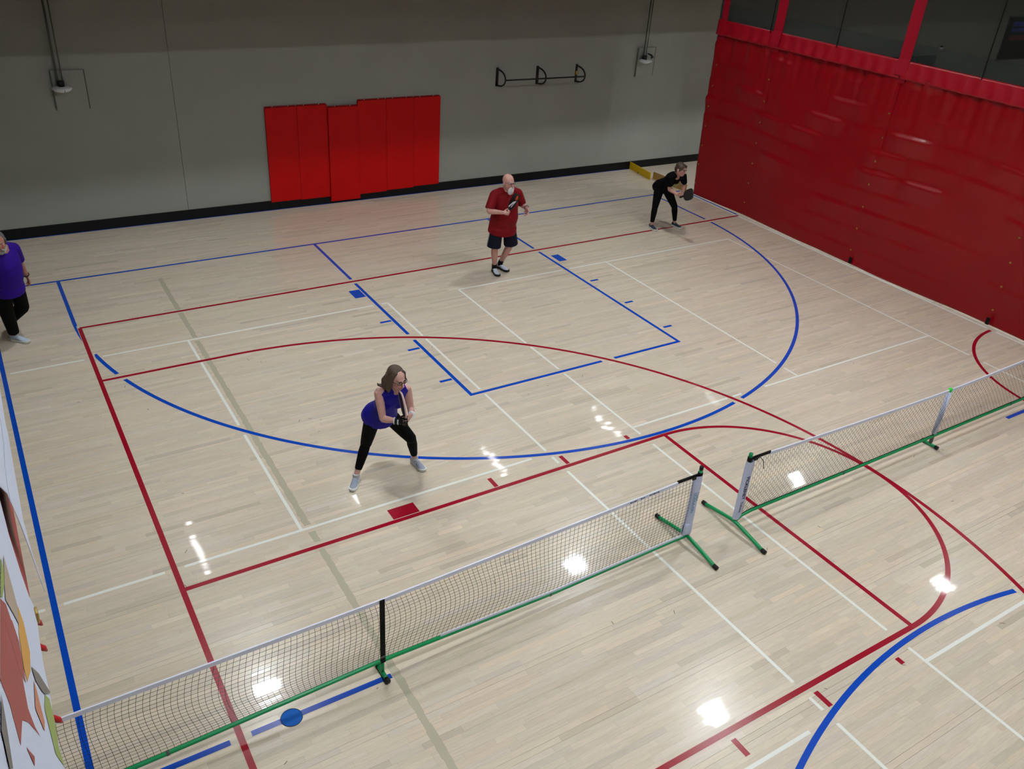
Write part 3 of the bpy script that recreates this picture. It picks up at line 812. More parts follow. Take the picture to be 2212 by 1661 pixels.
def sculpt(name, prims, m, parent=None, voxel=.006, smooth=4, dec=None, cut=None):
    b = MB()
    for v, f in prims: b.add(v, f)
    me = b.mesh(name); bm = bmesh.new(); bm.from_mesh(me); bmesh.ops.recalc_face_normals(bm, faces=bm.faces); bm.to_mesh(me); bm.free()
    o = bpy.data.objects.new(name, me); COL.objects.link(o)
    rm = o.modifiers.new('r', 'REMESH'); rm.mode = 'VOXEL'; rm.voxel_size = voxel
    if smooth:
        sm = o.modifiers.new('s', 'SMOOTH'); sm.iterations = smooth; sm.factor = .5
    if dec:
        dm = o.modifiers.new('d', 'DECIMATE'); dm.ratio = dec
    dg = bpy.context.evaluated_depsgraph_get()
    me2 = bpy.data.meshes.new_from_object(o.evaluated_get(dg))
    o.modifiers.clear(); o.data = me2; bpy.data.meshes.remove(me); me2.name = name
    if cut:
        bm = bmesh.new(); bm.from_mesh(me2)
        for co, no in cut:
            bmesh.ops.bisect_plane(bm, geom=bm.verts[:]+bm.edges[:]+bm.faces[:], plane_co=co, plane_no=no, clear_outer=True)
        bm.to_mesh(me2); bm.free()
    me2.materials.clear(); me2.materials.append(m)
    me2.polygons.foreach_set('use_smooth', [True]*len(me2.polygons))
    if parent is not None: o.parent = parent
    return o
def paint(o, fn):
    me = o.data; n = len(me.vertices); co = np.zeros(n*3); me.vertices.foreach_get('co', co); co = co.reshape(-1, 3)
    c = fn(co); at = me.attributes.new('Col', 'FLOAT_COLOR', 'POINT')
    at.data.foreach_set('color', np.concatenate([c, np.ones((n, 1))], 1).astype(np.float32).ravel())
def lerp(a, b, t): return V3(a)*(1-t)+V3(b)*t

def skin_mat(name, rgb): return mat(name, rgb, .48, .4, attr='Col', var=.05, vscale=30)
def cloth(name, rgb, rough=.8, var=.06): return mat(name, rgb, rough, .25, var=var, vscale=7, bump=.12, bscale=18)
M['white_sole'] = mat('white_sole', (214, 216, 210), .6, .3)
M['lace'] = mat('laces_white', (226, 228, 232), .7, .2)
M['eye'] = mat('eye_white', (225, 222, 216), .2, .5)
M['iris'] = mat('iris_dark', (28, 20, 16), .2, .5)
M['specs'] = mat('spectacle_black', (12, 12, 14), .3, .5)
M['steelf'] = mat('spectacle_metal', (70, 60, 60), .3, .5, metal=.6)

def head_axes(F, pitch=0, roll=0):
    F = V3(F); F.z = 0; F.normalize(); U = Vector((0, 0, 1)); L = U.cross(F)
    q = Matrix.Rotation(math.radians(pitch), 3, L)     # + looks down
    F2, U2 = q @ F, q @ U
    q = Matrix.Rotation(math.radians(roll), 3, F2); return F2, (q @ L), (q @ U2)
def head_prims(c, ax, s=1, jaw=1):
    F, L, U = ax; c = V3(c)
    P = lambda f, l, u: c+(F*f+L*l+U*u)*s
    E = lambda f, l, u, rf, rl, ru: ell(P(f, l, u), (rf*s, rl*s, ru*s), ax)
    out = [E(-.012, 0, .030, .098, .077, .088), E(.022, 0, -.030, .070, .064*jaw, .080), E(.052, 0, -.086, .034, .034*jaw, .030), E(.004, 0, -.052, .066, .062*jaw, .045),
           E(.080, 0, .024, .014, .050, .014), E(.086, 0, -.070, .014, .024, .013)]
    for k in (-1, 1):
        out += [E(.062, k*.036, -.024, .026, .024, .022), ell(P(-.008, k*.080, -.012), (.020*s, .009*s, .032*s), ax)]
    out.append(loft([P(.088, 0, .016), P(.102, 0, -.010), P(.111, 0, -.030), P(.098, 0, -.040)], [.009*s, .011*s, .015*s, .012*s], L, 12))
    return out
def face_paint(c, ax, s, skin, lip=(.42, .14, .13), brow=None, extra=None):
    F, L, U = (np.array(a) for a in ax); c0 = np.array(c)
    sk = np.array(s2l(skin))
    def fn(co):
        d = (co-c0)/s; f, l, u = d@F, d@L, d@U
        col = np.tile(sk, (len(co), 1))
        near = np.linalg.norm(d, axis=1) < .17
        def mixin(mask, rgb, k): col[mask] = col[mask]*(1-k)+np.array(rgb)*k
        mixin(near & (np.abs(np.abs(l)-.040) < .022) & (np.abs(u+.03) < .022) & (f > .04), (sk[0]*1.02, sk[1]*.80, sk[2]*.80), .6)
        mixin(near & (np.hypot(l/.013, (u+.030)/.016) < 1) & (f > .09), (sk[0]*1.0, sk[1]*.78, sk[2]*.76), .7)
        mixin(near & (np.hypot(l/.026, (u+.069)/.010) < 1) & (f > .07), lip, .85)
        if brow is not None: mixin(near & (np.abs(np.abs(l)-.031) < .019) & (np.abs(u-.026) < .006) & (f > .05), brow, .8)
        if extra is not None: extra(col, f, l, u, near)
        return col
    return fn
def eyes(c, ax, s, parent):
    F, L, U = ax; c = V3(c)
    for k in (-1, 1):
        p = c+(F*.0745+L*.031*k+U*.004)*s
        b = MB(); v, f = ell(p, (.013*s, .014*s, .011*s), ax, 12, 8); b.add(v, f); e = b.build('eye', M['eye'], parent, True)
        b = MB(); v, f = ell(p+F*.0090*s, (.0055*s, .0068*s, .0068*s), ax, 10, 6); b.add(v, f); b.build('iris', M['iris'], e, True)
def glasses(c, ax, s, parent, m, thick=.0032, hw=.026, hh=.017):
    F, L, U = ax; c = V3(c); P = lambda f, l, u: c+(F*f+L*l+U*u)*s
    b = MB()
    for k in (-1, 1):
        ring = []
        for a in np.linspace(0, 2*math.pi, 24, endpoint=False):
            ca, sa = math.cos(a), math.sin(a)
            sq = lambda q: math.copysign(abs(q)**.7, q)
            ring.append(P(.101-.010*abs(.034*k+hw*sq(ca))/.06, .034*k+hw*sq(ca), .010+hh*sq(sa)))
        b.tube(ring, thick*s, 6, closed=True)
        b.tube([P(.088, .062*k, .016), P(.05, .076*k, .012), P(-.005, .083*k, .004), P(-.02, .083*k, -.008)], thick*s, 6)
    b.tube([P(.101, -.010, .013), P(.107, 0, .016), P(.101, .010, .013)], thick*s, 6)
    return b.build('glasses', m, parent, True)

def hand_prims(wr, fwd, palm, side, curl=(35, 45, 30), s=1.0, thumb=.7, spread=.06):
    """palm and five fingers; side = +1 when the thumb lies towards fwd x palm"""
    wr = V3(wr); f = V3(fwd).normalized(); p = V3(palm); p = (p-f*p.dot(f)).normalized(); a = f.cross(p)*side
    out = [loft([wr-f*.015*s, wr+f*.02*s, wr+f*.05*s, wr+f*.088*s], [(.026*s, .019*s), (.032*s, .017*s), (.040*s, .015*s), (.040*s, .012*s)], a, 16)]
    lens = (.072, .080, .075, .060)
    for i in range(4):
        k = (1.5-i)
        base = wr+f*(.088-.004*abs(k-.5))*s+a*k*.0205*s
        d = (f+a*k*spread).normalized(); ang = 0; pts = [base-d*.012*s, base]; rad = [.0095*s, .0092*s]
        for q, fr in zip(curl, (.45, .31, .24)):
            ang += q; ra = math.radians(ang)
            pts.append(pts[-1]+(d*math.cos(ra)+p*math.sin(ra))*lens[i]*fr*s); rad.append(rad[-1]*.93)
        out.append(loft(pts, rad, a, 10, 1.0))
    t0 = wr+f*.022*s+a*.026*s; td = (f*.55+a*.75+p*.35*thumb).normalized(); t1 = t0+td*.038*s
    t2 = t1+(f*.85+a*.25+p*.45*thumb).normalized()*.034*s; t3 = t2+(f*.9-a*.05+p*.5*thumb).normalized()*.026*s
    out.append(loft([t0-td*.012*s, t0, t1, t2, t3], [.014*s, .0145*s, .0115*s, .0100*s, .0085*s], p, 10, 1.0))
    return out
def limb(a, b, r, side, grow=0, t0=0, t1=1, cap=.6, n=18):
    """tapering limb between joints; r = list of (t, radius)"""
    ts = sorted(set([t0, t1]+[t for t, _ in r if t0 < t < t1]))
    rr = np.interp(ts, [t for t, _ in r], [q for _, q in r])
    return loft([lerp(a, b, t) for t in ts], [float(q)+grow for q in rr], side, n, cap)
def torso(J, secs, grow=(0, 0), t0=-9, t1=9, fwd=0.0, cap=.5):
    P, N = V3(J['pelvis']), V3(J['neck'])
    s = (V3(J['shL'])-V3(J['shR'])).normalized(); h = (V3(J['hipL'])-V3(J['hipR'])).normalized()
    T = (N-P).normalized(); F = s.cross(T)
    sd = (s+h).normalized()
    pts, rad = [], []
    for t, ra, rb, off in secs:
        if t < t0-1e-6 or t > t1+1e-6: continue
        pts.append(lerp(P, N, t)+F*(off+fwd)); rad.append((ra+grow[0], rb+grow[1]))
    return loft(pts, rad, sd, 28, cap), F, T, s
FEM = [(-.20, .150, .105, -.01), (-.10, .165, .118, -.012), (.02, .168, .120, -.010), (.22, .150, .108, 0), (.42, .128, .092, .004), (.60, .136, .100, .004), (.76, .150, .106, 0), (.90, .150, .088, -.006), (1.0, .105, .066, -.008)]
MAL = [(-.20, .155, .115, -.01), (-.10, .172, .125, -.008), (.02, .178, .132, 0), (.22, .182, .150, .022), (.42, .184, .152, .026), (.60, .182, .140, .014), (.78, .185, .126, 0), (.90, .180, .100, -.006), (1.0, .110, .072, -.008)]
THF = [(0, .088), (.3, .082), (.7, .066), (1, .054)]; SHF = [(0, .050), (.28, .053), (.6, .042), (.85, .033), (1, .033)]
THM = [(0, .092), (.3, .085), (.7, .070), (1, .058)]; SHM = [(0, .056), (.28, .061), (.6, .048), (.88, .036), (1, .037)]
UAF = [(0, .048), (.3, .047), (.75, .040), (1, .036)]; FAF = [(0, .036), (.25, .038), (.7, .028), (1, .023)]
UAM = [(0, .062), (.3, .058), (.75, .050), (1, .044)]; FAM = [(0, .044), (.25, .046), (.7, .035), (1, .029)]

def body(label, J, hd, skin, fem, hands, lipbrow, voxel=.0045, s=1.0, jaw=1.0, extra=None, group='players on the courts'):
    ax = hd['ax']; hc = hd['c']
    prims = head_prims(hc, ax, s, jaw)
    prims.append(loft([V3(hc)-ax[0]*.012*s-ax[2]*.055*s, lerp(hc, J['neck'], .6)-ax[0]*.006, V3(J['neck'])-Vector((0, 0, .03))], [.054*s*(1.12 if not fem else .92), .054*s*(1.22 if not fem else .9), .066*s*(1.22 if not fem else .95)], ax[1]))
    tp, F, T, sd = torso(J, FEM if fem else MAL)
    prims.append(tp)
    TH, SH, UA, FA = (THF, SHF, UAF, FAF) if fem else (THM, SHM, UAM, FAM)
    for k in 'RL':
        prims += [limb(J['hip'+k], J['knee'+k], TH, sd), limb(J['knee'+k], J['ank'+k], SH, sd), limb(J['sh'+k], J['el'+k], UA, F), limb(J['el'+k], J['wr'+k], FA, F)]
        prims.append(loft([J['sh'+k], lerp(J['sh'+k], J['neck'], .55)+T*.018, V3(J['neck'])+T*.02], [UA[0][1]*1.02, UA[0][1]*.98, .052], F))
        an = V3(J['ank'+k]); prims.append(loft([an, an-Vector((0, 0, .05))], [.034, .030], sd))
        prims += hands[k]
    o = sculpt('person', prims, skin_mat('skin', skin), None, voxel, 3, .35)
    paint(o, face_paint(hc, ax, s, skin, *lipbrow, extra=extra))
    tag(o, label, 'person', group)
    eyes(hc, ax, s, o)
    return o, F, T, sd

def shoe(ank, toe, m_up, m_sole, parent, s=1.0, lace=None, accent=None, lift=0.0):
    ank, toe = V3(ank), V3(toe); d = toe-ank; d.z = 0; d.normalize(); n = Vector((-d.y, d.x, 0)); z0 = lift
    base = Vector((ank.x, ank.y, z0))
    P = lambda f, l, u: base+d*f*s+n*l*s+Vector((0, 0, u*s))
    heel, tip = -.065, .205
    # sole: rounded outline
    out = []
    prof = [(-.065, .0), (-.060, .020), (-.045, .031), (0, .034), (.05, .035), (.10, .042), (.15, .045), (.18, .038), (.198, .022), (.205, 0)]
    ring = [(f, w_) for f, w_ in prof]+[(f, -w_) for f, w_ in prof[::-1][1:-1]]
    k = len(ring); v = []
    for h, g in ((.003, -.002), (.014, .002), (.027, .001), (.031, -.003)):
        for f, l in ring: v.append(P(f+(g if f > 0 else -g), l+math.copysign(g, l) if l else 0, h+(.010*max(0, (f-.12)/.085)**2)))
    f_ = [tuple(range(k))[::-1], tuple(range(3*k, 4*k))]+[(i*k+j, i*k+(j+1) % k, (i+1)*k+(j+1) % k, (i+1)*k+j) for i in range(3) for j in range(k)]
    up = [loft([P(-.055, 0, .050), P(-.03, 0, .058), P(.02, 0, .056), P(.07, 0, .046), P(.12, 0, .036), P(.165, 0, .031), P(.192, 0, .028)],
               [(.026*s, .030*s), (.032*s, .034*s), (.035*s, .034*s), (.038*s, .028*s), (.041*s, .020*s), (.036*s, .014*s), (.020*s, .008*s)], n, 20, .5),
          loft([P(-.020, 0, .05), P(-.012, 0, .085), P(-.008, 0, .098)], [(.040*s, .034*s), (.042*s, .036*s), (.043*s, .037*s)], d, 18, 0)]
    o = sculpt('shoe', up, m_up, parent, .0045, 2)
    b = MB(); b.add(v, f_); b.build('sole', m_sole, o)
    if lace:
        b = MB()
        for i in range(5):
            f = .030+i*.019; h = .093-.0115*i
            b.tube([P(f, -.020, h-.010), P(f+.004, -.008, h), P(f+.004, .008, h), P(f, .020, h-.010)], .0032*s, 5)
        b.build('laces', lace, o)
    if accent:
        b = MB()
        for sg in (-1, 1):
            for i in range(3):
                f = .0+i*.028
                b.tube([P(f+.012, sg*.0385, .035), P(f, sg*.0365, .055), P(f-.006, sg*.033, .070)], .0042*s, 5)
        b.build('side_stripes', accent, o)
    return o

def paddle(name, label, hand, A, n, m_face, m_edge, m_grip, parent=None, print_=None, group='pickleball paddles'):
    """hand = middle of the grip, A = grip-to-tip direction, n = face normal"""
    hand, A, n = V3(hand), V3(A).normalized(), V3(n); n = (n-A*n.dot(A)).normalized(); w_ = A.cross(n)
    e = tag(empty(name, tuple(hand)), label, 'paddle', group)
    P = lambda a, b, c=0: hand+A*a+w_*b+n*c
    out = [(.055, .028), (.075, .060), (.105, .086), (.16, .098), (.24, .100), (.285, .094), (.312, .070), (.322, .040)]
    ring = [P(a, b) for a, b in out]+[P(a, -b) for a, b in out[::-1]]
    b = MB(); b.prism([q-n*.0065 for q in ring], n, .013); bl = b.build('blade', m_face, e)
    MB().tube(ring, .0105, 6, closed=True).build('edge_guard', m_edge, e, True)
    MB().tube([P(-.06, 0), P(-.055, 0), P(.04, 0), P(.075, 0)], [.019, .0165, .016, .014], 8).build('handle', m_grip, e, True)
    if print_:
        for rgb, poly in print_:
            for sg in (-1, 1):
                mm = mat('paddle_print', rgb, .4, .5)
                MB().prism([P(a, q, sg*.0066) for a, q in poly], n*sg, .0006).build('print', mm, bl)
    return e

# ---- woman in blue, near court
J = {'ankR': (-6.559, 2.640, .090), 'ankL': (-5.839, 2.652, .090), 'kneeR': (-6.416, 2.690, .437), 'kneeL': (-5.941, 2.540, .454), 'hipR': (-6.360, 2.613, .815), 'hipL': (-6.175, 2.639, .790),
     'pelvis': (-6.266, 2.632, .820), 'neck': (-6.224, 2.371, 1.245), 'shR': (-6.385, 2.398, 1.250), 'shL': (-6.058, 2.412, 1.200), 'elR': (-6.376, 2.318, .966), 'elL': (-6.015, 2.400, .935),
     'wrR': (-6.290, 2.140, 1.020), 'wrL': (-6.100, 2.215, 1.000)}
hc = V3(-6.232, 2.285, 1.436); ax = head_axes((.22, -.975, 0), 12, 3); S = 1.0
camF = Vector((.481, .716, -.506)); camR = Vector((.849, -.524, .066))
pad_hand = V3(-6.222, 2.092, 1.020)
A = Vector((-.06, .30, 1)).normalized()
hands = {'R': hand_prims(J['wrR'], (.80, -.55, .0), (-.5, -.65, .3), -1, (60, 70, 45), .92), 'L': hand_prims(J['wrL'], (-.80, -.45, .0), (-.45, .85, 0), 1, (25, 35, 25), .92)}
w1, F, T, sd = body('woman in blue sleeveless top and black leggings crouching ready near the net', J, {'c': hc, 'ax': ax}, (208, 160, 150), True, hands, ((.36, .10, .11), (.10, .06, .045)), s=S)
m_blue = cloth('royal_blue_top', (10, 4, 142), .6); m_blk = mat('black_leggings', (5, 6, 7), .8, .12)
sec = [(-.12, .188, .150, -.004), (.02, .184, .140, -.006)]+[q for q in FEM if q[0] > .1 and q[0] < .95]+[(.99, .112, .076, -.004), (1.03, .078, .060, -.004)]
tp, *_ = torso(J, sec, (.014, .016), cap=0)
pr_ = [tp]
for k in (-1, 1): pr_.append(ell(lerp(J['pelvis'], J['neck'], .70)+F*.078+sd*.062*k, (.060, .058, .060), XYZ))
for k in 'RL': pr_.append(loft([lerp(J['sh'+k], J['neck'], .20)-T*.010, lerp(J['sh'+k], J['neck'], .5)+T*.012, lerp(J['sh'+k], J['neck'], .8)+T*.020], [(.060, .056), (.060, .056), (.064, .060)], F, 18, (0, .5)))
sculpt('tank_top', pr_, m_blue, w1, .006, 3)
pr_ = []
for k in 'RL':
    pr_ += [limb(J['hip'+k], J['knee'+k], [(0, .070), (.2, .080), (.7, .066), (1, .054)], sd, .008, .02), limb(J['knee'+k], J['ank'+k], SHF, sd, .005, 0, .80, 0)]
    pr_.append(ell(V3(J['knee'+k]), (.057, .057, .060), XYZ))
tp, *_ = torso(J, [q for q in FEM if q[0] < .3], (.008, .010), cap=.5); pr_.append(tp)
pr_.append(ell(V3(J['pelvis'])-F*.055-T*.08, (.13, .095, .10), (sd, F, T)))
sculpt('leggings', pr_, m_blk, w1, .006, 4)
m_sh = cloth('shoe_knit_greyblue', (156, 160, 178), .7)
shoe(J['ankR'], (-6.70, 2.46, 0), m_sh, M['white_sole'], w1, .97, M['lace'], M['lace'])
shoe(J['ankL'], (-5.80, 2.44, 0), m_sh, M['white_sole'], w1, .97, M['lace'], M['lace'])
for k in 'RL': sculpt('sock', [loft([V3(J['ank'+k])-Vector((0, 0, .03)), V3(J['ank'+k])+Vector((0, 0, .025))], [.040, .041], sd, 16, 0)], mat('sock_grey', (196, 196, 200), .9, .1), w1, .005, 1)
def hair_long(c, ax, s, name, m, parent):
    Fh, Lh, Uh = ax; c = V3(c); P = lambda f, l, u: c+(Fh*f+Lh*l+Uh*u)*s; dn = Vector((0, 0, -1))
    pr = [ell(P(-.034, 0, .046), (.094*s, .086*s, .086*s), ax), ell(P(-.045, 0, -.02), (.080*s, .088*s, .10*s), ax)]
    for k in (-1, 1):
        top = P(.010, .070*k, .040)
        pr.append(loft([P(.022, .036*k, .100), P(.014, .070*k, .060), P(.002, .074*k, .035), P(-.006, .090*k, -.03), P(-.016, .094*k, -.085)+dn*.010, P(-.012, .086*k, -.135)+dn*.012], [(.020*s, .016*s), (.030*s, .018*s), (.040*s, .018*s), (.046*s, .020*s), (.044*s, .022*s), (.022*s, .014*s)], Fh, 16, .7))
        pr.append(loft([P(-.05, .06*k, .02), P(-.075, .075*k, -.05), P(-.072, .078*k, -.11)+dn*.015, P(-.060, .085*k, -.150)+dn*.014], [.045*s, .050*s, .042*s, .014*s], Lh, 14, .8))
    pr.append(loft([P(-.09, 0, .02), P(-.105, 0, -.06), P(-.098, 0, -.13)+dn*.01], [(.07*s, .04*s), (.075*s, .045*s), (.05*s, .02*s)], Lh, 16, .7))
    # a lock flicking out behind the right shoulder
    pr.append(loft([P(-.06, -.075, -.09), P(-.085, -.120, -.11), P(-.10, -.150, -.095), P(-.105, -.160, -.070)], [.026*s, .020*s, .013*s, .004*s], Uh, 10, .8))
    o = sculpt(name, pr, m, parent, .0045, 3)
    return o
m_hair = mat('brown_hair', (78, 60, 46), .45, .4, var=.35, vscale=26, bump=.5, bscale=50, stretch=(3, 3, .6))
hair_long(hc, ax, S, 'hair', m_hair, w1)
glasses(hc, ax, S, w1, M['specs'])
# black glove with white trim on the right hand, white band on the left wrist
gl = sculpt('glove', [(v, f) for v, f in hand_prims(J['wrR'], (.80, -.55, .0), (-.5, -.65, .3), -1, (60, 70, 45), .99)]+[loft([V3(J['wrR'])-Vector((.03, -.02, .004)), V3(J['wrR'])+Vector((.02, -.014, 0))], [.031, .030], F, 14, 0)], cloth('black_glove', (9, 9, 10), .6), w1, .0035, 1)
fw = Vector((.80, -.55, 0)).normalized()
MB().tube([V3(J['wrR'])-fw*.036+(Vector((0, 0, 1))*math.cos(a)+fw.cross(Vector((0, 0, 1)))*math.sin(a))*.033 for a in np.linspace(0, 2*math.pi, 18, endpoint=False)], .006, 6, closed=True).build('glove_trim', M['lace'], gl, True)
MB().tube([V3(J['wrR'])+fw*.004+(Vector((0, 0, 1))*math.cos(a)+fw.cross(Vector((0, 0, 1)))*math.sin(a))*.0335 for a in np.linspace(.6, 3.2, 10)], .006, 6).build('glove_trim', M['lace'], gl, True)
sculpt('wristband', [loft([lerp(J['elL'], J['wrL'], .84), lerp(J['elL'], J['wrL'], 1.04)], [.036, .036], F, 18, 0)], cloth('white_terry', (224, 226, 230), .9), w1, .004, 2)
paddle('pickleball_paddle', 'dark paddle with pale edge held upright by the woman in blue', pad_hand, A, -camR*.93-camF*.36, mat('paddle_dark', (40, 40, 42), .45, .4), mat('paddle_edge_pale', (214, 176, 176), .45, .4), mat('grip_black', (12, 12, 13), .7, .2))

# ---- man in red
J = {'ankR': (-2.133, 7.105, .100), 'ankL': (-1.962, 7.205, .105), 'kneeR': (-2.225, 6.985, .495), 'kneeL': (-1.915, 7.002, .487), 'hipR': (-2.200, 6.965, .925), 'hipL': (-1.988, 6.975, .920),
     'pelvis': (-2.094, 6.975, .958), 'neck': (-2.089, 6.915, 1.485), 'shR': (-2.300, 6.964, 1.440), 'shL': (-1.868, 6.935, 1.425), 'elR': (-2.440, 6.885, 1.205), 'elL': (-1.735, 6.990, 1.195),
     'wrR': (-2.300, 6.674, 1.235), 'wrL': (-1.760, 6.800, 1.205)}
hc = V3(-2.128, 6.840, 1.668); ax = head_axes((.16, -.987, 0), 6); S = 1.08
mg = V3(-2.235, 6.645, 1.245); A = Vector((.46, -.10, .87)).normalized()
hands = {'R': hand_prims(J['wrR'], (.80, -.55, -.05), (-.35, -.55, .75), -1, (60, 65, 40), 1.02), 'L': hand_prims(J['wrL'], (-.15, -.65, -.75), (-.85, -.1, .1), 1, (28, 40, 25), 1.02)}
def bald(col, f, l, u, near): pass
m1, F, T, sd = body('bald man with white goatee in red T-shirt and navy shorts carrying a paddle', J, {'c': hc, 'ax': ax}, (202, 150, 140), False, hands, ((.30, .10, .10), (.35, .30, .28)), s=S, jaw=1.12)
m_red = cloth('red_tshirt', (122, 0, 14), .75)
sec = [(-.34, .238, .205, .004), (-.2, .234, .203, .006)]+[(t, max(a, .222 if t < .3 else .200), (.195 if t < .3 else max(b_2, .165)) if t < .7 else b_2, o_) for t, a, b_2, o_ in MAL if -.12 < t < .95]+[(.99, .105, .085, -.004), (1.05, .078, .074, .0)]
tp, *_ = torso(J, sec, (.012, .012), cap=0); pr_ = [tp]
for k in 'RL':
    pr_ += [limb(J['sh'+k], J['el'+k], [(0, .080), (.9, .080)], F, 0, .02, .86, (.9, 0)), loft([J['sh'+k], lerp(J['sh'+k], J['neck'], .55)+T*.02, lerp(J['sh'+k], J['neck'], .72)+T*.012], [.080, .078, .068], F)]
sculpt('t_shirt', pr_, m_red, m1, .007, 3)
MB().tube([V3(J['neck'])+T*.030+(sd*math.cos(a)*.086+F*math.sin(a)*.084)+T*(-.016*math.sin(a)) for a in np.linspace(0, 2*math.pi, 28, endpoint=False)], .010, 6, closed=True).build('collar', m_red, m1, True)
m_navy = mat('navy_shorts', (8, 13, 30), .8, .25, attr='Col', var=.06, vscale=7, bump=.1, bscale=18)
pr_ = []
for k in 'RL':
    out = sd*(.012 if k == 'L' else -.012)
    pr_.append(loft([lerp(J['hip'+k], J['knee'+k], t)+out*(1+t) for t in (.12, .3, .7, .92)], [(.096, .106), (.108, .118), (.118, .120), (.124, .122)], sd, 22, 0))
tp, *_ = torso(J, [q for q in MAL if q[0] < .1], (.004, .004), cap=.3); pr_.append(tp)
sh_ = sculpt('shorts', pr_, m_navy, m1, .007, 3)
hR, hL = np.array(J['hipR']), np.array(J['hipL']); sdn = np.array(sd); Fn = np.array(F)
def sp(co):
    c = np.tile(np.array(s2l((8, 14, 34))), (len(co), 1)); d = co-hR
    lat = d@sdn; fr = d@Fn
    m_ = (lat < -.055) & (np.abs(fr+.015+.06*(co[:, 2]-.75)) < .012) & (co[:, 2] < .95); c[m_] = s2l((214, 216, 222))
    return c
paint(sh_, sp)
m_sw = cloth('shoe_white_mesh', (196, 200, 214), .7)
shoe(J['ankR'], (-2.185, 6.85, 0), m_sw, mat('sole_black_white', (30, 30, 32), .6, .3), m1, 1.10, M['cap'], M['cap'])
shoe(J['ankL'], (-1.905, 6.97, 0), m_sw, mat('sole_dark', (30, 30, 32), .6, .3), m1, 1.10, M['cap'], M['cap'])
for k in 'RL': sculpt('sock', [loft([V3(J['ank'+k])-Vector((0, 0, .03)), lerp(J['ank'+k], J['knee'+k], .16)], [.046, .045], sd, 16, 0)], cloth('black_sock', (10, 10, 11), .9), m1, .005, 1)
Fh, Lh, Uh = ax; P = lambda f, l, u: hc+(Fh*f+Lh*l+Uh*u)*S
gp = [loft([P(.076, 0, -.082), P(.080, 0, -.110), P(.072, 0, -.145), P(.062, 0, -.165)], [(.046*S, .030*S), (.050*S, .036*S), (.044*S, .032*S), (.022*S, .018*S)], Lh, 18, .7),
      loft([P(.082, .044, -.088), P(.094, .030, -.058), P(.101, 0, -.050), P(.094, -.030, -.058), P(.082, -.044, -.088)], [.013*S, .013*S, .012*S, .013*S, .013*S], Uh, 12, .9)]
sculpt('goatee', gp, mat('white_hair', (232, 228, 228), .7, .3, var=.12, vscale=60, bump=.5, bscale=120), m1, .004, 2)
glasses(hc, ax, S, m1, M['steelf'], .0022, .024, .014)
MB().tube([lerp(J['elL'], J['wrL'], .93)+(Uh*math.cos(a)+sd*math.sin(a))*.036 for a in np.linspace(0, 6.28, 16, endpoint=False)], .006, 6, closed=True).build('bracelet', M['cap'], m1, True)
A2 = A
paddle('pickleball_paddle', 'black and white paddle with orange tip held by the man in red', mg, A2, -camR*.90-camF*.44, mat('paddle_black', (16, 17, 22), .4, .5), M['cap'], mat('grip_black2', (14, 14, 15), .7, .2),
       print_=[((222, 222, 230), [(.09, -.055), (.19, .010), (.235, .085), (.20, .085), (.15, .02), (.075, -.03)]), ((222, 222, 230), [(.10, .02), (.20, .060), (.20, .075), (.10, .045)]),
               ((226, 84, 12), [(.25, .02), (.315, .03), (.300, .070), (.262, .090), (.235, .05)])])

# ---- woman in black, far court
J = {'ankR': (1.955, 7.779, .090), 'ankL': (2.486, 7.686, .090), 'kneeR': (1.941, 7.745, .468), 'kneeL': (2.347, 7.625, .459), 'hipR': (1.975, 7.741, .848), 'hipL': (2.165, 7.750, .825),
     'pelvis': (2.072, 7.765, .861), 'neck': (2.055, 7.408, 1.183), 'shR': (1.882, 7.405, 1.175), 'shL': (2.240, 7.412, 1.155), 'elR': (1.960, 7.435, .905), 'elL': (2.345, 7.460, .920),
     'wrR': (2.000, 7.230, .870), 'wrL': (2.165, 7.290, .850)}
hc = V3(2.012, 7.275, 1.343); ax = head_axes((.28, -.96, 0), 10); S = 1.03
A = camR*.45-camF*.89; pg = V3(2.005, 7.110, .862)
hands = {'R': hand_prims(J['wrR'], (.15, -1, -.08), (.75, .1, .5), 1, (45, 55, 35), .95), 'L': hand_prims(J['wrL'], (-.55, -.80, .0), (-.6, .3, .6), -1, (35, 45, 30), .95)}
w2, F, T, sd = body('woman in black T-shirt and leggings bent forward by the red curtain', J, {'c': hc, 'ax': ax}, (200, 150, 138), True, hands, ((.38, .14, .13), (.10, .07, .05)), s=S)
m_tee = mat('black_tshirt', (9, 9, 11), .85, .12, attr='Col')
sec = [(-.16, .182, .130, -.010)]+[(t, a+.010, b_2+.006, o_) for t, a, b_2, o_ in FEM if -.05 < t < .95]+[(.985, .085, .066, -.004)]
tp, *_ = torso(J, sec, (.014, .014), cap=0); pr_ = [tp]
for k in (-1, 1): pr_.append(ell(lerp(J['pelvis'], J['neck'], .66)+F*.085+sd*.065*k, (.066, .064, .066), XYZ))
for k in 'RL':
    pr_ += [limb(J['sh'+k], J['el'+k], [(0, .066), (.9, .070)], F, 0, .02, .66, (.9, 0)), loft([J['sh'+k], lerp(J['sh'+k], J['neck'], .55)+T*.02, lerp(J['sh'+k], J['neck'], .75)+T*.012], [.070, .066, .056], F)]
te = sculpt('t_shirt', pr_, m_tee, w2, .006, 3)
cc = np.array(lerp(J['pelvis'], J['neck'], .50)); Tn = np.array(T); Fn = np.array(F); sdn = np.array(sd)
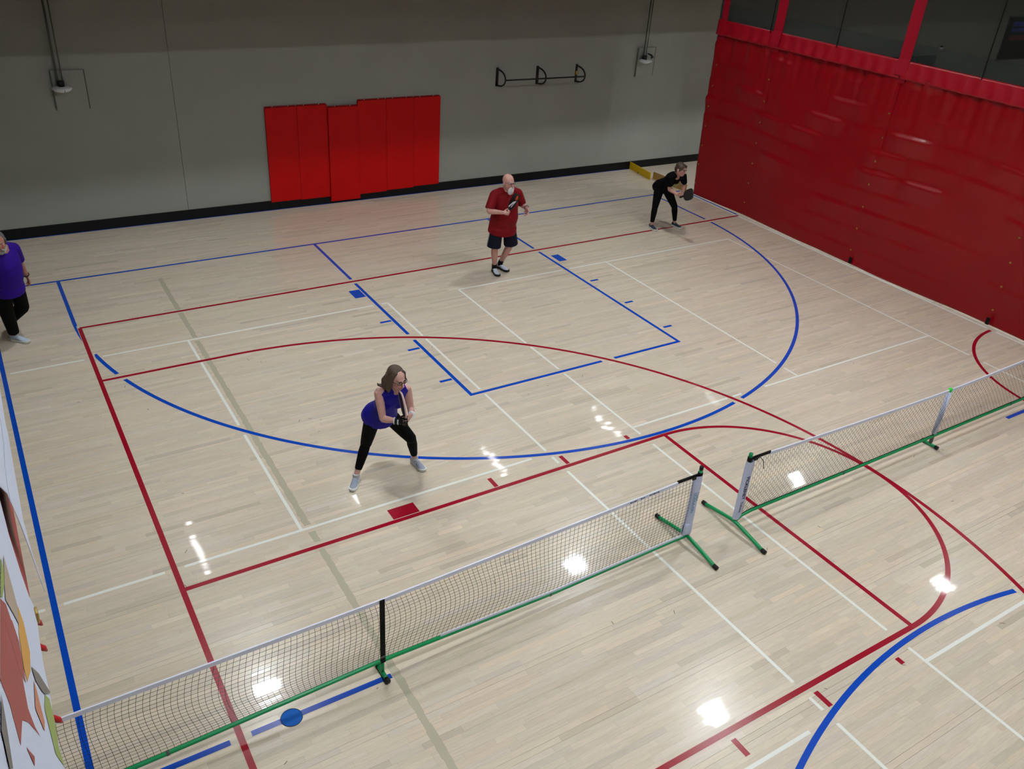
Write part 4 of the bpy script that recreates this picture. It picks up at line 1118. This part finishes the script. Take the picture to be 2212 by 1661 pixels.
def tp_paint(co):
    c = np.tile(np.array(s2l((6, 6, 8))), (len(co), 1)); d = co-cc; a, b, f = d@sdn, d@Tn, d@Fn
    fr = f > .03; a = a/1.25-.085; b = b/1.25-.01
    nz = np.sin(a*70+b*30)*np.sin(b*90-a*20)
    m_ = fr & (a > -.10) & (a < -.005) & (np.abs(b) < .085); c[m_ & (nz > -.35)] = s2l((206, 196, 90)); c[m_ & (nz < -.2)] = s2l((120, 170, 160))
    m_ = fr & (a > .005) & (a < .10) & (np.abs(b-.05) < .020); c[m_ & (nz > -.5)] = s2l((222, 206, 212))
    m_ = fr & (a > .005) & (a < .10) & (np.abs(b+.005) < .022); c[m_ & (nz > -.2)] = s2l((120, 150, 190))
    m_ = fr & (a > .005) & (a < .09) & (np.abs(b+.060) < .024); c[m_ & (nz > -.2)] = s2l((222, 226, 230))
    return c
paint(te, tp_paint)
pr_ = []
for k in 'RL':
    pr_ += [limb(J['hip'+k], J['knee'+k], THF, sd, .010), limb(J['knee'+k], J['ank'+k], SHF, sd, .008, 0, .86, 0), ell(V3(J['knee'+k]), (.062, .062, .062), XYZ)]
tp, *_ = torso(J, [q for q in FEM if q[0] < .3], (.010, .012), cap=.5); pr_.append(tp)
pr_.append(ell(V3(J['pelvis'])-F*.06-T*.07, (.14, .11, .12), (sd, F, T)))
sculpt('leggings', pr_, m_blk, w2, .006, 4)
m_sd = cloth('shoe_dark_knit', (44, 54, 70), .7)
shoe(J['ankR'], (1.93, 7.52, 0), m_sd, M['white_sole'], w2, .97, M['cap'])
shoe(J['ankL'], (2.53, 7.44, 0), m_sd, M['white_sole'], w2, .97, M['cap'])
Fh, Lh, Uh = ax; P = lambda f, l, u: hc+(Fh*f+Lh*l+Uh*u)*S
hp = [ell(P(-.020, 0, .046), (.100*S, .084*S, .084*S), ax), ell(P(-.060, 0, -.005), (.062*S, .076*S, .080*S), ax)]
for k in (-1, 1):
    hp.append(loft([P(.055, .004*k, .108), P(.074, .040*k, .084), P(.060, .066*k, .050), P(.030, .080*k, .015), P(.020, .084*k, -.025)], [(.012*S, .012*S), (.016*S, .014*S), (.018*S, .012*S), (.018*S, .010*S), (.006*S, .005*S)], Fh, 12, .8))
m_hair2 = mat('dark_brown_hair', (66, 50, 38), .45, .4, var=.3, vscale=26, bump=.5, bscale=50)
sculpt('hair', hp, m_hair2, w2, .0045, 2)
glasses(hc, ax, S, w2, M['steelf'], .0022, .025, .015)
paddle('pickleball_paddle', 'plain black paddle held low by the woman in black', pg, A, -camR*.89-camF*.45, mat('paddle_charcoal', (36, 34, 36), .5, .4), mat('paddle_edge_dark', (24, 23, 25), .5, .4), mat('grip_black3', (14, 14, 15), .7, .2))

# ---- man in purple at the left edge
J = {'ankR': (-9.424, 7.629, .105), 'ankL': (-9.452, 7.930, .170), 'kneeR': (-9.447, 7.490, .508), 'kneeL': (-9.254, 7.690, .448), 'hipR': (-9.430, 7.405, .915), 'hipL': (-9.270, 7.540, .880),
     'pelvis': (-9.350, 7.475, .910), 'neck': (-9.328, 7.370, 1.410), 'shR': (-9.480, 7.245, 1.405), 'shL': (-9.190, 7.515, 1.345), 'elR': (-9.578, 7.330, 1.164), 'elL': (-9.160, 7.670, 1.065),
     'wrR': (-9.520, 7.090, 1.170), 'wrL': (-9.112, 7.800, .845)}
hc = V3(-9.345, 7.285, 1.545); ax = head_axes((.10, -1, 0), 10); S = 1.04
hands = {'R': hand_prims(J['wrR'], (.2, -.9, .1), (.9, .2, 0), 1, (50, 55, 35), 1.0), 'L': hand_prims(J['wrL'], (.18, .02, -1), (-.85, -.35, 0), -1, (22, 35, 25), 1.0)}
m0, F, T, sd = body('grey-haired man in purple T-shirt and black trousers stepping in at the left edge', J, {'c': hc, 'ax': ax}, (172, 118, 100), False, hands, ((.30, .12, .11), (.2, .19, .18)), s=S, jaw=1.1)
m_pur = cloth('purple_tshirt', (42, 0, 132), .75)
sec = [(-.26, .186, .165, .004), (-.12, .188, .165, .004)]+[(t, a, max(b_2, .155) if t < .7 else b_2, o_) for t, a, b_2, o_ in MAL if -.05 < t < .95]+[(.985, .086, .074, -.004)]
tp, *_ = torso(J, sec, (.012, .012), cap=0); pr_ = [tp]
for k in 'RL':
    pr_ += [limb(J['sh'+k], J['el'+k], [(0, .078), (.9, .078)], F, 0, .02, .72, (.9, 0)), loft([J['sh'+k], lerp(J['sh'+k], J['neck'], .55)+T*.02, lerp(J['sh'+k], J['neck'], .72)+T*.012], [.080, .074, .060], F)]
sculpt('t_shirt', pr_, m_pur, m0, .007, 3)
pr_ = []
for k in 'RL':
    pr_ += [limb(J['hip'+k], J['knee'+k], [(0, .086), (.15, .092), (.5, .096), (1, .088)], sd, 0, .05), limb(J['knee'+k], J['ank'+k], [(0, .088), (.4, .082), (1, .068)], sd, 0, 0, .92, 0)]
tp, *_ = torso(J, [q for q in MAL if q[0] < .1], (.004, .004), cap=.4); pr_.append(tp)
sculpt('trousers', pr_, mat('black_trousers', (7, 8, 8), .85, .12), m0, .007, 4)
m_so = cloth('shoe_pale_grey', (184, 196, 216), .7)
shoe(J['ankR'], (-9.285, 7.50, 0), m_so, M['white_sole'], m0, 1.06, M['lace'])
shoe(J['ankL'], (-9.42, 7.68, 0), m_so, M['white_sole'], m0, 1.06, M['lace'], lift=.05)
Fh, Lh, Uh = ax; P = lambda f, l, u: hc+(Fh*f+Lh*l+Uh*u)*S
m_gh = mat('grey_hair', (92, 92, 94), .6, .3, var=.25, vscale=50, bump=.5, bscale=90)
hp = [ell(P(-.026, 0, .040), (.100*S, .084*S, .086*S), ax), ell(P(-.050, 0, -.005), (.066*S, .080*S, .072*S), ax)]
for k in (-1, 1): hp.append(loft([P(.03, .072*k, .05), P(.02, .078*k, .0), P(.018, .076*k, -.035)], [(.026*S, .012*S), (.022*S, .010*S), (.012*S, .007*S)], Fh, 12, .8))
sculpt('hair', hp, m_gh, m0, .0045, 2)
gp = [loft([P(.010, .066, -.045), P(.040, .056, -.085), P(.070, .030, -.108), P(.080, 0, -.114), P(.070, -.030, -.108), P(.040, -.056, -.085), P(.010, -.066, -.045)], [.016*S, .020*S, .022*S, .023*S, .022*S, .020*S, .016*S], Uh, 12, .9),
      loft([P(.086, .036, -.072), P(.100, 0, -.052), P(.086, -.036, -.072)], [.011*S, .011*S, .011*S], Uh, 10, .9)]
sculpt('beard', gp, mat('grey_beard', (150, 148, 146), .7, .3, var=.15, vscale=60, bump=.5, bscale=120), m0, .004, 2)
wd_ = (V3(J['wrL'])-V3(J['elL'])).normalized(); s1 = wd_.orthogonal().normalized(); s2 = wd_.cross(s1)
MB().tube([lerp(J['elL'], J['wrL'], .93)+(s1*math.cos(a)+s2*math.sin(a))*.034 for a in np.linspace(0, 6.28, 16, endpoint=False)], .009, 6, closed=True).build('watch', M['cap'], m0, True)
